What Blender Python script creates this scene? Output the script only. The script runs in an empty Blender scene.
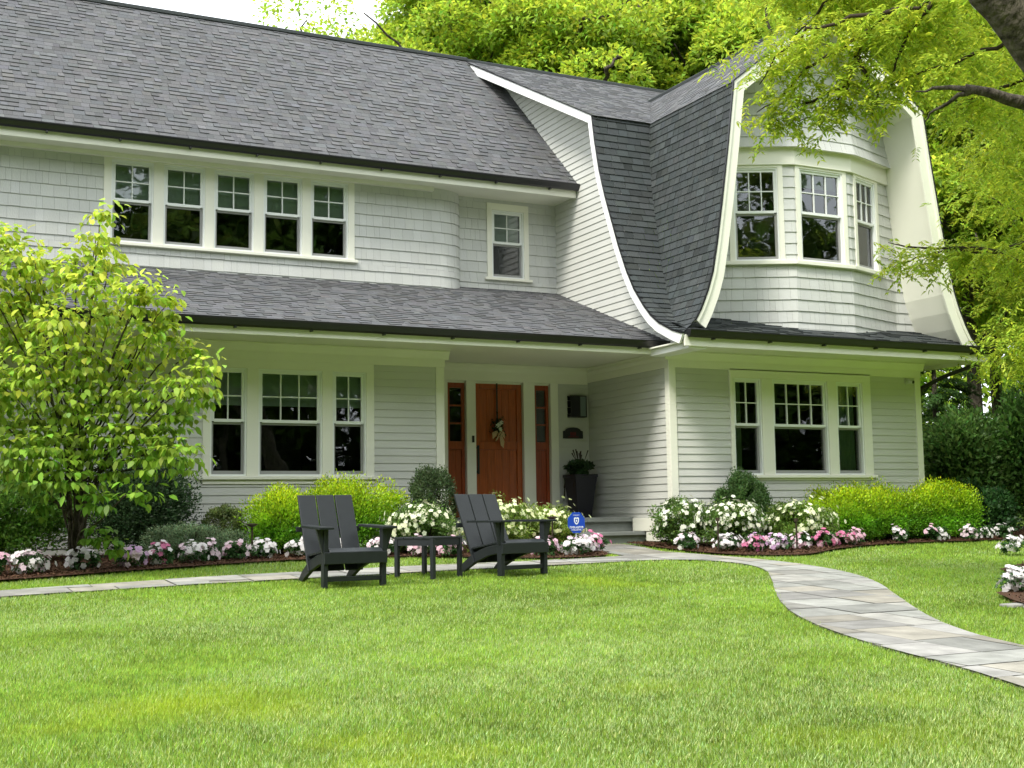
import bpy, math, random
import numpy as np
from mathutils import Vector
R = math.radians
rng = np.random.default_rng(7); random.seed(7)
scn = bpy.context.scene
col = scn.collection
# ---------------------------------------------------------------- camera, sky, sun, exposure
CAM = (-9.847, -14.798, 0.4845)
cam_d = bpy.data.cameras.new('camera'); cam = bpy.data.objects.new('camera', cam_d); col.objects.link(cam)
YAW, PITCH, ROLL, FPX = -0.46405, 0.10250, -0.01556, 1280.0
cam.rotation_mode = 'XYZ'
cam.location = CAM
cam_d.sensor_width = 36; cam_d.lens = 36*FPX/1024; cam_d.clip_start = .1; cam_d.clip_end = 2000
def cam_axes():
    cy, sy = math.cos(YAW), math.sin(YAW)
    f = Vector((-sy*math.cos(PITCH), cy*math.cos(PITCH), math.sin(PITCH)))
    r = Vector((cy, sy, 0)); u = r.cross(f)
    return r*math.cos(ROLL)+u*math.sin(ROLL), -r*math.sin(ROLL)+u*math.cos(ROLL), f
from mathutils import Matrix
_r, _u, _f = cam_axes()
cam.rotation_euler = Matrix((( _r.x, _u.x, -_f.x), (_r.y, _u.y, -_f.y), (_r.z, _u.z, -_f.z))).to_euler()
scn.camera = cam
SUN_EL, SUN_AZ = 52.0, 238.0      # azimuth clockwise from +Y
w = bpy.data.worlds.new('World'); scn.world = w; w.use_nodes = True
nt = w.node_tree; nt.nodes.clear()
sky = nt.nodes.new('ShaderNodeTexSky'); sky.sky_type = 'NISHITA'; sky.sun_disc = False
sky.sun_elevation = R(SUN_EL); sky.sun_rotation = R(SUN_AZ); sky.dust_density = 3
bw = nt.nodes.new('ShaderNodeMix'); bw.data_type = 'RGBA'; bw.inputs[0].default_value = .86
bw.inputs[7].default_value = (7.6, 7.9, 8.1, 1)         # the white cloud layer
bg = nt.nodes.new('ShaderNodeBackground'); bg.inputs[1].default_value = .115
out = nt.nodes.new('ShaderNodeOutputWorld')
nt.links.new(sky.outputs[0], bw.inputs[6]); nt.links.new(bw.outputs[2], bg.inputs[0]); nt.links.new(bg.outputs[0], out.inputs[0])
sd = bpy.data.lights.new('sun', 'SUN'); sd.energy = 1.5; sd.angle = R(14); sd.color = (1, .96, .88)
so = bpy.data.objects.new('sun', sd); col.objects.link(so)
_sv = Vector((math.sin(R(SUN_AZ))*math.cos(R(SUN_EL)), math.cos(R(SUN_AZ))*math.cos(R(SUN_EL)), math.sin(R(SUN_EL))))
so.rotation_euler = _sv.to_track_quat('Z', 'Y').to_euler(); so.location = (0, 0, 30)
vs = scn.view_settings; vs.view_transform = 'Standard'; vs.look = 'None'; vs.exposure = 1.52; vs.gamma = 1; vs.use_curve_mapping = False

# ---------------------------------------------------------------- materials
def nmat(name):
    m = bpy.data.materials.new(name); m.use_nodes = True; n = m.node_tree; n.nodes.clear()
    o = n.nodes.new('ShaderNodeOutputMaterial'); return m, n, o
def pmat(name, c, rough=.6, spec=.4, noise=.0, nscale=8, bump=0, bscale=60, tint=False, metal=0, stretch=None, dirt=0):
    m, n, o = nmat(name); L = n.links.new
    p = n.nodes.new('ShaderNodeBsdfPrincipled'); L(p.outputs[0], o.inputs[0])
    p.inputs['Roughness'].default_value = rough; p.inputs['Specular IOR Level'].default_value = spec; p.inputs['Metallic'].default_value = metal
    cs = None
    rgb = n.nodes.new('ShaderNodeRGB'); rgb.outputs[0].default_value = (*c, 1); cs = rgb.outputs[0]
    tc = n.nodes.new('ShaderNodeNewGeometry'); pos = tc.outputs['Position']
    if stretch:
        mp = n.nodes.new('ShaderNodeMapping'); mp.inputs['Scale'].default_value = stretch; L(pos, mp.inputs[0]); pos = mp.outputs[0]
    if tint:
        a = n.nodes.new('ShaderNodeAttribute'); a.attribute_name = 'tint'
        mx = n.nodes.new('ShaderNodeMix'); mx.data_type = 'RGBA'; mx.blend_type = 'MULTIPLY'; mx.inputs[0].default_value = 1
        L(cs, mx.inputs[6]); L(a.outputs['Color'], mx.inputs[7]); cs = mx.outputs[2]
    if noise:
        t = n.nodes.new('ShaderNodeTexNoise'); t.inputs['Scale'].default_value = nscale; t.inputs['Detail'].default_value = 6; L(pos, t.inputs[0])
        mr = n.nodes.new('ShaderNodeMapRange'); mr.inputs[1].default_value = .25; mr.inputs[2].default_value = .75
        mr.inputs[3].default_value = 1-noise; mr.inputs[4].default_value = 1+noise; L(t.outputs[0], mr.inputs[0])
        mx = n.nodes.new('ShaderNodeVectorMath'); mx.operation = 'SCALE'; L(cs, mx.inputs[0]); L(mr.outputs[0], mx.inputs[3]); cs = mx.outputs[0]
    L(cs, p.inputs['Base Color'])
    if bump:
        t = n.nodes.new('ShaderNodeTexNoise'); t.inputs['Scale'].default_value = bscale; t.inputs['Detail'].default_value = 4; L(pos, t.inputs[0])
        b = n.nodes.new('ShaderNodeBump'); b.inputs['Strength'].default_value = bump; b.inputs['Distance'].default_value = .01
        L(t.outputs[0], b.inputs['Height']); L(b.outputs[0], p.inputs['Normal'])
    return m
def leafmat(name, trans=.38, rough=.5, spec=.35):
    m, n, o = nmat(name); L = n.links.new
    a = n.nodes.new('ShaderNodeAttribute'); a.attribute_name = 'tint'
    p = n.nodes.new('ShaderNodeBsdfPrincipled'); p.inputs['Roughness'].default_value = rough; p.inputs['Specular IOR Level'].default_value = spec
    t = n.nodes.new('ShaderNodeBsdfTranslucent'); g = n.nodes.new('ShaderNodeGamma'); g.inputs[1].default_value = .9
    x = n.nodes.new('ShaderNodeMixShader'); x.inputs[0].default_value = trans
    L(a.outputs['Color'], p.inputs['Base Color']); L(a.outputs['Color'], g.inputs[0]); L(g.outputs[0], t.inputs[0])
    L(p.outputs[0], x.inputs[1]); L(t.outputs[0], x.inputs[2]); L(x.outputs[0], o.inputs[0])
    return m
def glassmat():
    m, n, o = nmat('window_glass'); L = n.links.new
    tr = n.nodes.new('ShaderNodeBsdfTransparent'); tr.inputs[0].default_value = (.80, .86, .82, 1)
    gl = n.nodes.new('ShaderNodeBsdfGlossy'); gl.inputs['Roughness'].default_value = .015; gl.inputs[0].default_value = (.9, .93, .95, 1)
    f = n.nodes.new('ShaderNodeFresnel'); f.inputs[0].default_value = 2.0
    ge = n.nodes.new('ShaderNodeNewGeometry'); tn = n.nodes.new('ShaderNodeTexNoise'); tn.inputs['Scale'].default_value = 2.2; L(ge.outputs['Position'], tn.inputs[0])
    b = n.nodes.new('ShaderNodeBump'); b.inputs['Strength'].default_value = .25; b.inputs['Distance'].default_value = .006; L(tn.outputs[0], b.inputs['Height']); L(b.outputs[0], gl.inputs['Normal'])
    x = n.nodes.new('ShaderNodeMixShader'); L(f.outputs[0], x.inputs[0]); L(tr.outputs[0], x.inputs[1]); L(gl.outputs[0], x.inputs[2]); L(x.outputs[0], o.inputs[0])
    return m
M = {}
M['siding'] = pmat('grey_clapboard_paint', (.53, .535, .495), .62, .3, .05, 1.5, .15, 120, tint=True)
M['shingle'] = pmat('grey_shingle_paint', (.53, .54, .515), .7, .25, .07, 3, .35, 90, tint=True, stretch=(1, 1, .25))
M['trim'] = pmat('cream_trim_paint', (.77, .765, .665), .45, .4, .03, 2, .05, 80)
M['white_trim'] = pmat('white_rake_paint', (.80, .80, .79), .45, .4, .03, 2)
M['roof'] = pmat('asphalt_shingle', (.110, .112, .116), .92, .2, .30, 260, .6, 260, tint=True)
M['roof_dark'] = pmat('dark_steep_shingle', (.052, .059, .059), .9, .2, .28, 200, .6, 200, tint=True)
M['gutter'] = pmat('black_gutter', (.012, .012, .013), .3, .5, .1, 6)
M['sash'] = pmat('white_sash', (.78, .80, .78), .4, .45)
M['screen'] = pmat('grey_screen_frame', (.30, .30, .29), .5, .4)
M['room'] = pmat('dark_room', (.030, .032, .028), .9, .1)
M['shade'] = pmat('roller_shade', (.50, .60, .52), .8, .1, .08, 3)
M['curtain'] = pmat('green_curtain', (.52, .66, .56), .85, .1, .06, 4)
M['glass'] = glassmat()
M['door'] = pmat('varnished_mahogany', (.32, .066, .011), .30, .5, .32, 5, .12, 30, stretch=(9, 9, .9))
M['doordark'] = pmat('dark_mahogany', (.25, .045, .012), .32, .5, .3, 5, stretch=(9, 9, .9))
M['black'] = pmat('black_metal', (.010, .011, .012), .35, .5)
M['pot'] = pmat('black_resin_pot', (.012, .012, .018), .45, .4)
M['chair'] = pmat('charcoal_resin_lumber', (.014, .017, .019), .42, .4, .10, 14, .15, 90, tint=True)
M['stone'] = pmat('bluestone', (.295, .288, .262), .75, .3, .30, 5, .5, 45, tint=True)
M['stone_dark'] = pmat('bluestone_step', (.20, .215, .20), .75, .3, .2, 5, .3, 40)
M['joint'] = pmat('stone_joint', (.16, .15, .125), .95, .1, .2, 20)
M['mulch'] = pmat('bark_mulch', (.075, .042, .026), .95, .1, .45, 40, 1, 50)
M['chips'] = pmat('bark_chips', (.12, .065, .04), .9, .1, .2, 30, tint=True)
M['soil'] = pmat('lawn_soil', (.13, .20, .03), .95, .1, .35, 5, .6, 40)
M['bark'] = pmat('grey_bark', (.075, .065, .050), .95, .1, .75, 26, 1.0, 30, stretch=(1, .6, .45))
M['bark'].node_tree.nodes['Bump'].inputs['Distance'].default_value = .05
M['lichen'] = pmat('lichen', (.50, .52, .46), .95, .1, .15, 20)
M['twig'] = pmat('dark_twig', (.045, .035, .025), .9, .1)
M['leaf'] = leafmat('leaf', .45)
M['grass'] = leafmat('grass_blade', .35, .55, .25)
M['petal'] = leafmat('petal', .30, .6, .15)
M['blue'] = pmat('blue_sign_paint', (.012, .06, .42), .35, .5)
M['whitepaint'] = pmat('white_sign_print', (.75, .78, .82), .4, .4)
M['bronze'] = pmat('bronze_path_light', (.05, .035, .022), .45, .5, metal=.4)
M['ribbon'] = pmat('burlap_ribbon', (.48, .34, .19), .85, .1, .2, 60)
M['maroon'] = pmat('maroon_lettering', (.16, .02, .03), .5, .3)
M['lens'] = pmat('camera_shell', (.55, .56, .55), .4, .4)
M['lampglass'] = pmat('pale_lantern_glass', (.16, .20, .20), .15, .6)

# ---------------------------------------------------------------- object helpers
def tagset(o, label=None, cat=None, group=None, kind=None):
    if label: o['label'] = label
    if cat: o['category'] = cat
    if group: o['group'] = group
    if kind: o['kind'] = kind
    return o
def empty(name, loc, label, cat, group=None, rz=0):
    o = bpy.data.objects.new(name, None); o.location = loc; o.rotation_euler = (0, 0, rz); o.empty_display_size = .2
    col.objects.link(o); return tagset(o, label, cat, group)
class MB:
    def __init__(s): s.v = []; s.f = []; s.c = []
    def add(s, vs, fs, c=(1, 1, 1)):
        n = len(s.v); s.v += [tuple(p) for p in vs]; s.f += [tuple(i+n for i in f) for f in fs]; s.c += [c]*len(vs)
    def box(s, x0, x1, y0, y1, z0, z1, c=(1, 1, 1), T=None):
        vs = [(x, y, z) for z in (z0, z1) for y in (y0, y1) for x in (x0, x1)]
        if T: vs = [T(*p) for p in vs]
        s.add(vs, [(0, 2, 3, 1), (4, 5, 7, 6), (0, 1, 5, 4), (2, 6, 7, 3), (0, 4, 6, 2), (1, 3, 7, 5)], c)
    def quad(s, a, b, c_, d, c=(1, 1, 1)): s.add([a, b, c_, d], [(0, 1, 2, 3)], c)
    def prism(s, poly, A, B, c=(1, 1, 1)):     # poly: list of 2-D; A(p)->3d near, B(p)->3d far
        n = len(poly); vs = [A(*p) for p in poly]+[B(*p) for p in poly]
        s.add(vs, [tuple(range(n)), tuple(range(2*n-1, n-1, -1))]+[(i, i+n, (i+1) % n+n, (i+1) % n) for i in range(n)], c)
    def tube(s, pts, rad, n=8, c=(1, 1, 1), cap=True):
        pts = [Vector(p) for p in pts]; rings = []
        if not hasattr(rad, '__len__'): rad = [rad]*len(pts)
        up = Vector((.3, .5, .8))
        for i, p in enumerate(pts):
            t = (pts[min(i+1, len(pts)-1)]-pts[max(i-1, 0)]).normalized()
            a = t.cross(up).normalized() if abs(t.dot(up)) < .97 else t.cross(Vector((1, 0, 0))).normalized()
            b = t.cross(a)
            rings.append([p+(a*math.cos(k*2*math.pi/n)+b*math.sin(k*2*math.pi/n))*rad[i] for k in range(n)])
        vs = [q for r_ in rings for q in r_]; fs = []
        for i in range(len(pts)-1):
            for k in range(n): fs.append((i*n+k, i*n+(k+1) % n, (i+1)*n+(k+1) % n, (i+1)*n+k))
        if cap: fs += [tuple(range(n-1, -1, -1)), tuple(range((len(pts)-1)*n, len(pts)*n))]
        s.add(vs, fs, c)
    def build(s, name, mat, parent=None, bevel=0, smooth=False, loc=None):
        me = bpy.data.meshes.new(name); me.from_pydata(s.v, [], s.f)
        a = me.attributes.new('tint', 'FLOAT_COLOR', 'POINT')
        cc = np.ones((len(s.v), 4), np.float32); cc[:, :3] = np.array(s.c, np.float32).reshape(-1, 3); a.data.foreach_set('color', cc.ravel())
        me.materials.append(mat if not isinstance(mat, str) else M[mat])
        if smooth: me.polygons.foreach_set('use_smooth', [True]*len(me.polygons))
        o = bpy.data.objects.new(name, me); col.objects.link(o)
        if parent: o.parent = parent
        if loc: o.location = loc
        if bevel:
            b = o.modifiers.new('bevel', 'BEVEL'); b.width = bevel; b.segments = 2; b.limit_method = 'ANGLE'; b.angle_limit = R(40)
        me.update(); return o
def world_parent(o, parent):
    o.parent = parent; bpy.context.view_layer.update(); o.matrix_parent_inverse = parent.matrix_world.inverted()
def npmesh(name, V, k, tint, mat, parent=None, smooth=False):
    """V: (N*k,3) vertices, every k of them one face."""
    n = len(V)//k; me = bpy.data.meshes.new(name)
    me.vertices.add(len(V)); me.vertices.foreach_set('co', np.ascontiguousarray(V, np.float32).ravel())
    me.loops.add(len(V)); me.loops.foreach_set('vertex_index', np.arange(len(V), dtype=np.int32))
    me.polygons.add(n); me.polygons.foreach_set('loop_start', np.arange(n, dtype=np.int32)*k); me.polygons.foreach_set('loop_total', np.full(n, k, np.int32))
    a = me.attributes.new('tint', 'FLOAT_COLOR', 'POINT'); c = np.ones((len(V), 4), np.float32); c[:, :3] = np.repeat(tint, k, axis=0) if len(tint) == n else tint
    a.data.foreach_set('color', c.ravel()); me.materials.append(M[mat]); me.update(); me.validate()
    o = bpy.data.objects.new(name, me); col.objects.link(o)
    if parent: o.parent = parent
    return o
def unit(a): return a/np.maximum(np.linalg.norm(a, axis=-1, keepdims=True), 1e-9)
def leafverts(P, axis, nrm, ln, wd, fold=.25):
    axis = unit(axis); side = unit(np.cross(nrm, axis)); nn = np.cross(axis, side)
    ln = np.broadcast_to(ln, (len(P),))[:, None]; wd = np.broadcast_to(wd, (len(P),))[:, None]
    b = P; t = P+axis*ln-nn*ln*.12; m = P+axis*ln*.42
    l = m+side*wd*.5+nn*wd*fold; r = m-side*wd*.5+nn*wd*fold
    return np.stack([b, r, t, l], 1).reshape(-1, 3)
def leafverts6(P, axis, nrm, ln, wd, fold=.2):
    axis = unit(axis); side = unit(np.cross(nrm, axis)); nn = np.cross(axis, side)
    ln = np.broadcast_to(ln, (len(P),))[:, None]; wd = np.broadcast_to(wd, (len(P),))[:, None]
    def q(a, s_, d): return P+axis*ln*a+side*wd*s_+nn*(wd*fold*abs(s_)*2-ln*d)
    return np.stack([q(0, 0, 0), q(.28, -.42, .01), q(.62, -.42, .05), q(1, 0, .18), q(.62, .42, .05), q(.28, .42, .01)], 1).reshape(-1, 3)
def rdir(n): return unit(rng.normal(size=(n, 3)))
def tints(n, base, var=.25, hue=.12, to=None, f=None):
    base = np.array(base, float); c = np.tile(base, (n, 1))
    if to is not None: c = c*(1-f[:, None])+np.array(to)*f[:, None]
    c = c*(1+rng.normal(0, var, (n, 1)).clip(-.6, .9)); c[:, 0] *= 1+rng.normal(0, hue, n)
    return c.clip(.003, .95)
def G(x, y):
    return (.04+.06*y+.0009*y*y) if y < 0 else .04+.02*min(y, 8)
def Gn(y): return np.where(y < 0, .04+.06*y+.0009*y*y, .04+.02*np.minimum(y, 8))
def inpoly(px, py, poly):
    r_ = np.zeros(len(px), bool); n = len(poly)
    for i in range(n):
        x1, y1 = poly[i]; x2, y2 = poly[(i+1) % n]
        c = ((y1 > py) != (y2 > py)) & (px < (x2-x1)*(py-y1)/((y2-y1) or 1e-9)+x1); r_ ^= c
    return r_
def smoothpoly(p, it=2):
    for _ in range(it):
        q = []
        for i in range(len(p)-1):
            a, b = p[i], p[i+1]; q += [(a[0]*.75+b[0]*.25, a[1]*.75+b[1]*.25), (a[0]*.25+b[0]*.75, a[1]*.25+b[1]*.75)]
        p = [p[0]]+q+[p[-1]]
    return p
# ================================================================ GROUND
near = [(-14, -4.6), (-11, -3.75), (-8.87, -3.22), (-8.01, -2.98), (-7.09, -2.78), (-6.19, -2.63), (-4.98, -2.45), (-4.23, -2.30), (-3.1, -2.19), (-2.38, -2.07), (-1.8, -1.99), (-1.1, -2.12), (-.88, -2.62), (-1.05, -3.35), (-1.69, -4.29), (-2.56, -5.45), (-3.21, -6.4), (-3.65, -7.24), (-3.93, -7.99), (-4.11, -8.65), (-4.21, -9.24), (-4.44, -9.9), (-4.9, -11.2), (-5.6, -13)]
far_r = [(-4.2, -12.6), (-3.6, -10.8), (-3.3, -9.4), (-3.19, -8.79), (-3.04, -8.23), (-2.61, -7.38), (-1.8, -6.21), (-1.02, -5.11), (-.62, -4.38), (-.4, -3.73), (-.30, -3.08), (-.33, -2.37), (-.60, -1.55), (-.80, -.9)]
far_l = [(-1.62, -1.35), (-2.69, -1.62), (-3.78, -1.64), (-4.69, -1.76), (-5.99, -1.98), (-6.95, -2.15), (-7.93, -2.42), (-8.82, -2.72), (-11, -3.3), (-14, -4.1)]
PATH = smoothpoly(near)+smoothpoly(far_r)+[(-.50, .60), (-1.62, .60)]+smoothpoly(far_l)
LBED = smoothpoly([(-14, -3.2), (-11, -2.5), (-8.75, -1.93), (-7.79, -1.49), (-6.69, -1.05), (-5.7, -.72), (-4.4, -.62), (-3.7, -.9), (-3.1, -1.33), (-2.5, -1.50), (-1.95, -1.42), (-1.66, -1.1), (-1.60, -.4), (-1.62, .5)])+[(-1.9, 2.2), (-2.9, 2.2), (-2.9, 1.1), (-14, 1.1)]
RBED = smoothpoly([(-.42, .6), (-.60, -.4), (-.5, -1.4), (-.19, -1.95), (.38, -2.15), (.85, -1.95), (1.5, -1.5), (2.2, -1.2), (2.79, -1.0), (3.64, -.9), (5.13, -.9), (6.5, -.75), (10, -.6)])+[(12, -.3), (12, 3), (4.6, 3), (4.6, .02), (0, .02), (-.02, .6)]
ISLE1 = [(.75, -5.15), (1.1, -4.65), (1.6, -4.35), (2.3, -4.05), (3.4, -3.9), (4.5, -4.2), (4, -5), (2.6, -5.4), (1.4, -5.45)]
ISLE2 = [(-1.25, -6.95), (-.9, -6.45), (-.35, -6.12), (.4, -5.9), (1.1, -6.1), (1.0, -7.0), (.0, -7.8), (-1.0, -7.9), (-1.5, -7.45)]
# ground sheet to the horizon
gx = np.concatenate([[-900, -300, -120, -60, -35], np.arange(-24, 24.1, .5), [35, 60, 120, 300, 900]])
gy = np.concatenate([[-900, -300, -100, -50, -30], np.arange(-20, 12.1, .5), [20, 40, 100, 300, 900]])
XX, YY = np.meshgrid(gx, gy); yc = np.maximum(YY, -20)
ZZ = Gn(yc)
gv = np.stack([XX, YY, ZZ], -1).reshape(-1, 3); nx = len(gx)
gm = MB(); gm.v = [tuple(p) for p in gv]; gm.c = [(1, 1, 1)]*len(gm.v)
gm.f = [(j*nx+i, j*nx+i+1, (j+1)*nx+i+1, (j+1)*nx+i) for j in range(len(gy)-1) for i in range(nx-1)]
tagset(gm.build('lawn', 'soil', smooth=True), 'closely mown green front lawn sloping gently up to the house', kind='structure')
def clip_rect(poly, x0, x1, y0, y1):
    def cl(P, ins, inter):
        o = []
        for i in range(len(P)):
            a, b = P[i-1], P[i]
            ia, ib = ins(a), ins(b)
            if ib:
                if not ia: o.append(inter(a, b))
                o.append(b)
            elif ia: o.append(inter(a, b))
        return o
    def ix(c): return lambda a, b: (c, a[1]+(b[1]-a[1])*(c-a[0])/(b[0]-a[0]))
    def iy(c): return lambda a, b: (a[0]+(b[0]-a[0])*(c-a[1])/(b[1]-a[1]), c)
    for ins, it in ((lambda p: p[0] >= x0, ix(x0)), (lambda p: p[0] <= x1, ix(x1)), (lambda p: p[1] >= y0, iy(y0)), (lambda p: p[1] <= y1, iy(y1))):
        poly = cl(poly, ins, it)
        if len(poly) < 3: return []
    return poly
def sheet(name, poly, mat, lift, step=.5, kind='structure', label=None):
    m = MB(); xs = [p[0] for p in poly]; ys = [p[1] for p in poly]
    x = math.floor(min(xs)/step)*step
    while x < max(xs):
        y = math.floor(min(ys)/step)*step
        while y < max(ys):
            q = clip_rect(poly, x, x+step, y, y+step)
            if q: m.add([(a, b, G(a, b)+lift) for a, b in q], [tuple(range(len(q)))])
            y += step
        x += step
    return tagset(m.build(name, mat), label, kind=kind)
sheet('path', PATH, 'joint', .010, .5, label='curved bluestone front walk')
# flagstones laid in random ashlar, clipped to the path outline
m = MB()
def ashlar(x0, x1, y0, y1):
    w_, h_ = x1-x0, y1-y0
    if (w_ > .95 or h_ > .75) or (w_*h_ > .42 and random.random() < .85):
        if w_/h_ > random.uniform(.9, 1.6): c = x0+w_*random.uniform(.36, .64); ashlar(x0, c, y0, y1); ashlar(c, x1, y0, y1)
        else: c = y0+h_*random.uniform(.36, .64); ashlar(x0, x1, y0, c); ashlar(x0, x1, c, y1)
    else:
        q = clip_rect(PATH, x0+.006, x1-.006, y0+.006, y1-.006)
        if len(q) > 2:
            t = random.choice([.70, .84, .92, .97, 1.0, 1.05]); h = random.choice([(1, 1, 1), (1, 1, 1.03), (1.04, 1, .93), (.97, 1, 1.01)])
            dz = .022+random.uniform(-.002, .002)
            m.add([(a, b, G(a, b)+dz) for a, b in q], [tuple(range(len(q)))], tuple(t*k for k in h))
for i in range(-8, 1):
    for j in range(-7, 1): ashlar(i*1.83, (i+1)*1.83, j*1.9+.6-1.9+.02, j*1.9+.6+.02)
tagset(m.build('flagstone_paving', 'stone'), kind='structure')
sheet('left_bed', LBED, 'mulch', .035, .4, label='mulched bed along the left wall')
sheet('right_bed', RBED, 'mulch', .035, .4, label='mulched bed along the right wing')
sheet('island_bed', ISLE1, 'mulch', .05, .4)
sheet('island_bed', ISLE2, 'mulch', .05, .4)
# mulch chips
def chips(name, poly, dens):
    xs = np.array(poly); x0, y0 = xs.min(0); x1, y1 = xs.max(0); n = int((x1-x0)*(y1-y0)*dens)
    x = rng.uniform(max(x0, -11), min(x1, 9), n); y = rng.uniform(y0, y1, n); k = inpoly(x, y, poly); x, y = x[k], y[k]; n = len(x)
    P = np.stack([x, y, Gn(y)+.04+rng.uniform(0, .012, n)], 1)
    a = rdir(n); a[:, 2] *= .25; nn = rdir(n)*.5+np.array([0, 0, 1])
    V = leafverts(P, a, nn, rng.uniform(.02, .05, n), rng.uniform(.008, .018, n), .05)
    t = tints(n, (1, 1, 1), .45, .15)
    return tagset(npmesh(name, V, 4, t, 'chips'), 'loose brown bark chips covering the planting bed', 'mulch', kind='stuff')
chips('mulch_chips', LBED, 1100); chips('mulch_chips', RBED, 1100); chips('mulch_chips', ISLE1, 900); chips('mulch_chips', ISLE2, 900)
# ================================================================ HOUSE
house = empty('house', (0, 0, 0), 'large light grey gambrel roofed house with clapboard and shingle walls', 'house')
def part(mb, name, mat, **k): return mb.build(name, mat, house, **k)
class Line:   # a vertical wall along a polyline in plan; out = towards the viewer
    def __init__(s, pts):
        s.p = [Vector((*p, 0)) for p in pts]; s.s = [0]
        for a, b in zip(s.p, s.p[1:]): s.s.append(s.s[-1]+(b-a).length)
        s.n = []
        for a, b in zip(s.p, s.p[1:]): d = (b-a).normalized(); s.n.append(Vector((d.y, -d.x, 0)))
    def at(s, t, z, o=0):
        i = 0
        while i < len(s.s)-2 and t > s.s[i+1]: i += 1
        a, b = s.p[i], s.p[i+1]; L_ = s.s[i+1]-s.s[i]; q = a+(b-a)*((t-s.s[i])/L_)
        n = s.n[i]
        eps = .02
        if i > 0 and t-s.s[i] < eps: n = (s.n[i]+s.n[i-1]); n = n/max(.3, n.dot(s.n[i]))
        elif i < len(s.n)-1 and s.s[i+1]-t < eps: n = (s.n[i]+s.n[i+1]); n = n/max(.3, n.dot(s.n[i]))
        return (q.x+n.x*o, q.y+n.y*o, z)
    def s_of_x(s, x):
        for i in range(len(s.p)-1):
            a, b = s.p[i], s.p[i+1]
            if x <= b.x or i == len(s.p)-2: return s.s[i]+(x-a.x)/(b.x-a.x)*(s.s[i+1]-s.s[i])
def subtract(a, b, holes, z0, z1):
    iv = [(a, b)]
    for (h0, h1, g0, g1) in holes:
        if z1 <= g0+.004 or z0 >= g1-.004: continue
        nv = []
        for (p, q) in iv:
            if h1 <= p or h0 >= q: nv.append((p, q)); continue
            if h0 > p: nv.append((p, h0))
            if h1 < q: nv.append((h1, q))
        iv = nv
    return iv
def cladding(line, ztop, zbot, rev, s0, s1, holes=(), style='clap', lip=.0125, jit=0, flare=None):
    """s0,s1: functions of z giving the ends; courses counted down from ztop"""
    m = MB(); k = 0
    f0 = s0 if callable(s0) else (lambda z: s0); f1 = s1 if callable(s1) else (lambda z: s1)
    zb_ = zbot if callable(zbot) else (lambda s: zbot)
    zmin = min(zb_(x) for x in (f0(ztop), f1(ztop), (f0(ztop)+f1(ztop))/2)) if callable(zbot) else zbot
    zs = ztop
    while zs > zmin+.01:
        zt = zs; zb = max(zs-rev, zmin)
        cuts = sorted(set([zt, zb]+[g for h in holes for g in h[2:4] if zb+.003 < g < zt-.003]), reverse=True)
        for zt_, zb__ in zip(cuts, cuts[1:]):
            A = f0(zb__); B = f1(zb__); A2 = f0(zt_); B2 = f1(zt_)
            if B <= A and B2 <= A2: continue
            for (p, q) in subtract(min(A, A2), max(B, B2), holes, zb__, zt_):
                segs = []
                if style == 'shingle':
                    x = p
                    while x < q-.001:
                        w_ = random.choice([.08, .11, .13, .15, .17, .20])
                        nx_ = x+w_
                        if q-nx_ < .05: nx_ = q
                        segs.append((x, nx_, .0008)); x = nx_
                else:
                    x = p
                    while x < q-.001:
                        nx_ = min(q, x+random.uniform(2.2, 4)); nx_ = q if q-nx_ < .4 else nx_
                        segs.append((x, nx_, .0 if nx_ == q else .0008)); x = nx_
                for (a, b, gap) in segs:
                    br = [t for t in line.s if a+.004 < t < b-.004]; pts = [a]+br+[b]
                    t_ = 1+random.gauss(0, .022 if style == 'shingle' else .010); hz = random.uniform(-.002, .003) if style == 'shingle' else 0
                    c = (t_, t_, t_*(1+random.gauss(0, .006)))
                    for i_, (a_, b_) in enumerate(zip(pts, pts[1:])):
                        a1 = a_+(gap if a_ == a else 0); b1 = b_-(gap if b_ == b else 0)
                        def cl(v, z): return min(max(v, f0(z)), f1(z))
                        ft = (zt_-zb)/(zt-zb) if zt > zb else 1; fb = (zb__-zb)/(zt-zb) if zt > zb else 0
                        fl = flare(zb__) if flare else 0; fl2 = flare(zt_) if flare else 0
                        ot, ob = lip*(1-ft)*.9+.001+fl2, lip*(1-fb)+fl
                        if callable(zbot):
                            za = max(zb__+hz, zb_(a1)); zc = max(zb__+hz, zb_(b1))
                            if za >= zt_ and zc >= zt_: continue
                            za = min(za, zt_); zc = min(zc, zt_)
                        else: za = zc = zb__+hz
                        xa, xb, xc, xd = cl(a1, za), cl(b1, zc), cl(b1, zt_), cl(a1, zt_)
                        if xb-xa < 1e-4 and xc-xd < 1e-4: continue
                        m.quad(line.at(xa, za, ob), line.at(xb, zc, ob), line.at(xc, zt_, ot), line.at(xd, zt_, ot), c)
                        if zb__ == zb: m.quad(line.at(xa, za, ob-lip-.004), line.at(xb, zc, ob-lip-.004), line.at(xb, zc, ob), line.at(xa, za, ob), c)
        zs -= rev; k += 1
    return m
def band(line, a, b, z0, z1, o0, o1, m=None):
    """a solid board following the line between outs o0<o1"""
    m = m or MB(); pts = [a]+[t for t in line.s if a+.004 < t < b-.004]+[b]
    for p, q in zip(pts, pts[1:]):
        vs = [line.at(p, z0, o0), line.at(q, z0, o0), line.at(q, z0, o1), line.at(p, z0, o1), line.at(p, z1, o0), line.at(q, z1, o0), line.at(q, z1, o1), line.at(p, z1, o1)]
        m.add(vs, [(0, 1, 2, 3), (7, 6, 5, 4), (3, 2, 6, 7), (0, 4, 5, 1), (0, 3, 7, 4), (1, 5, 6, 2)])
    return m
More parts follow.
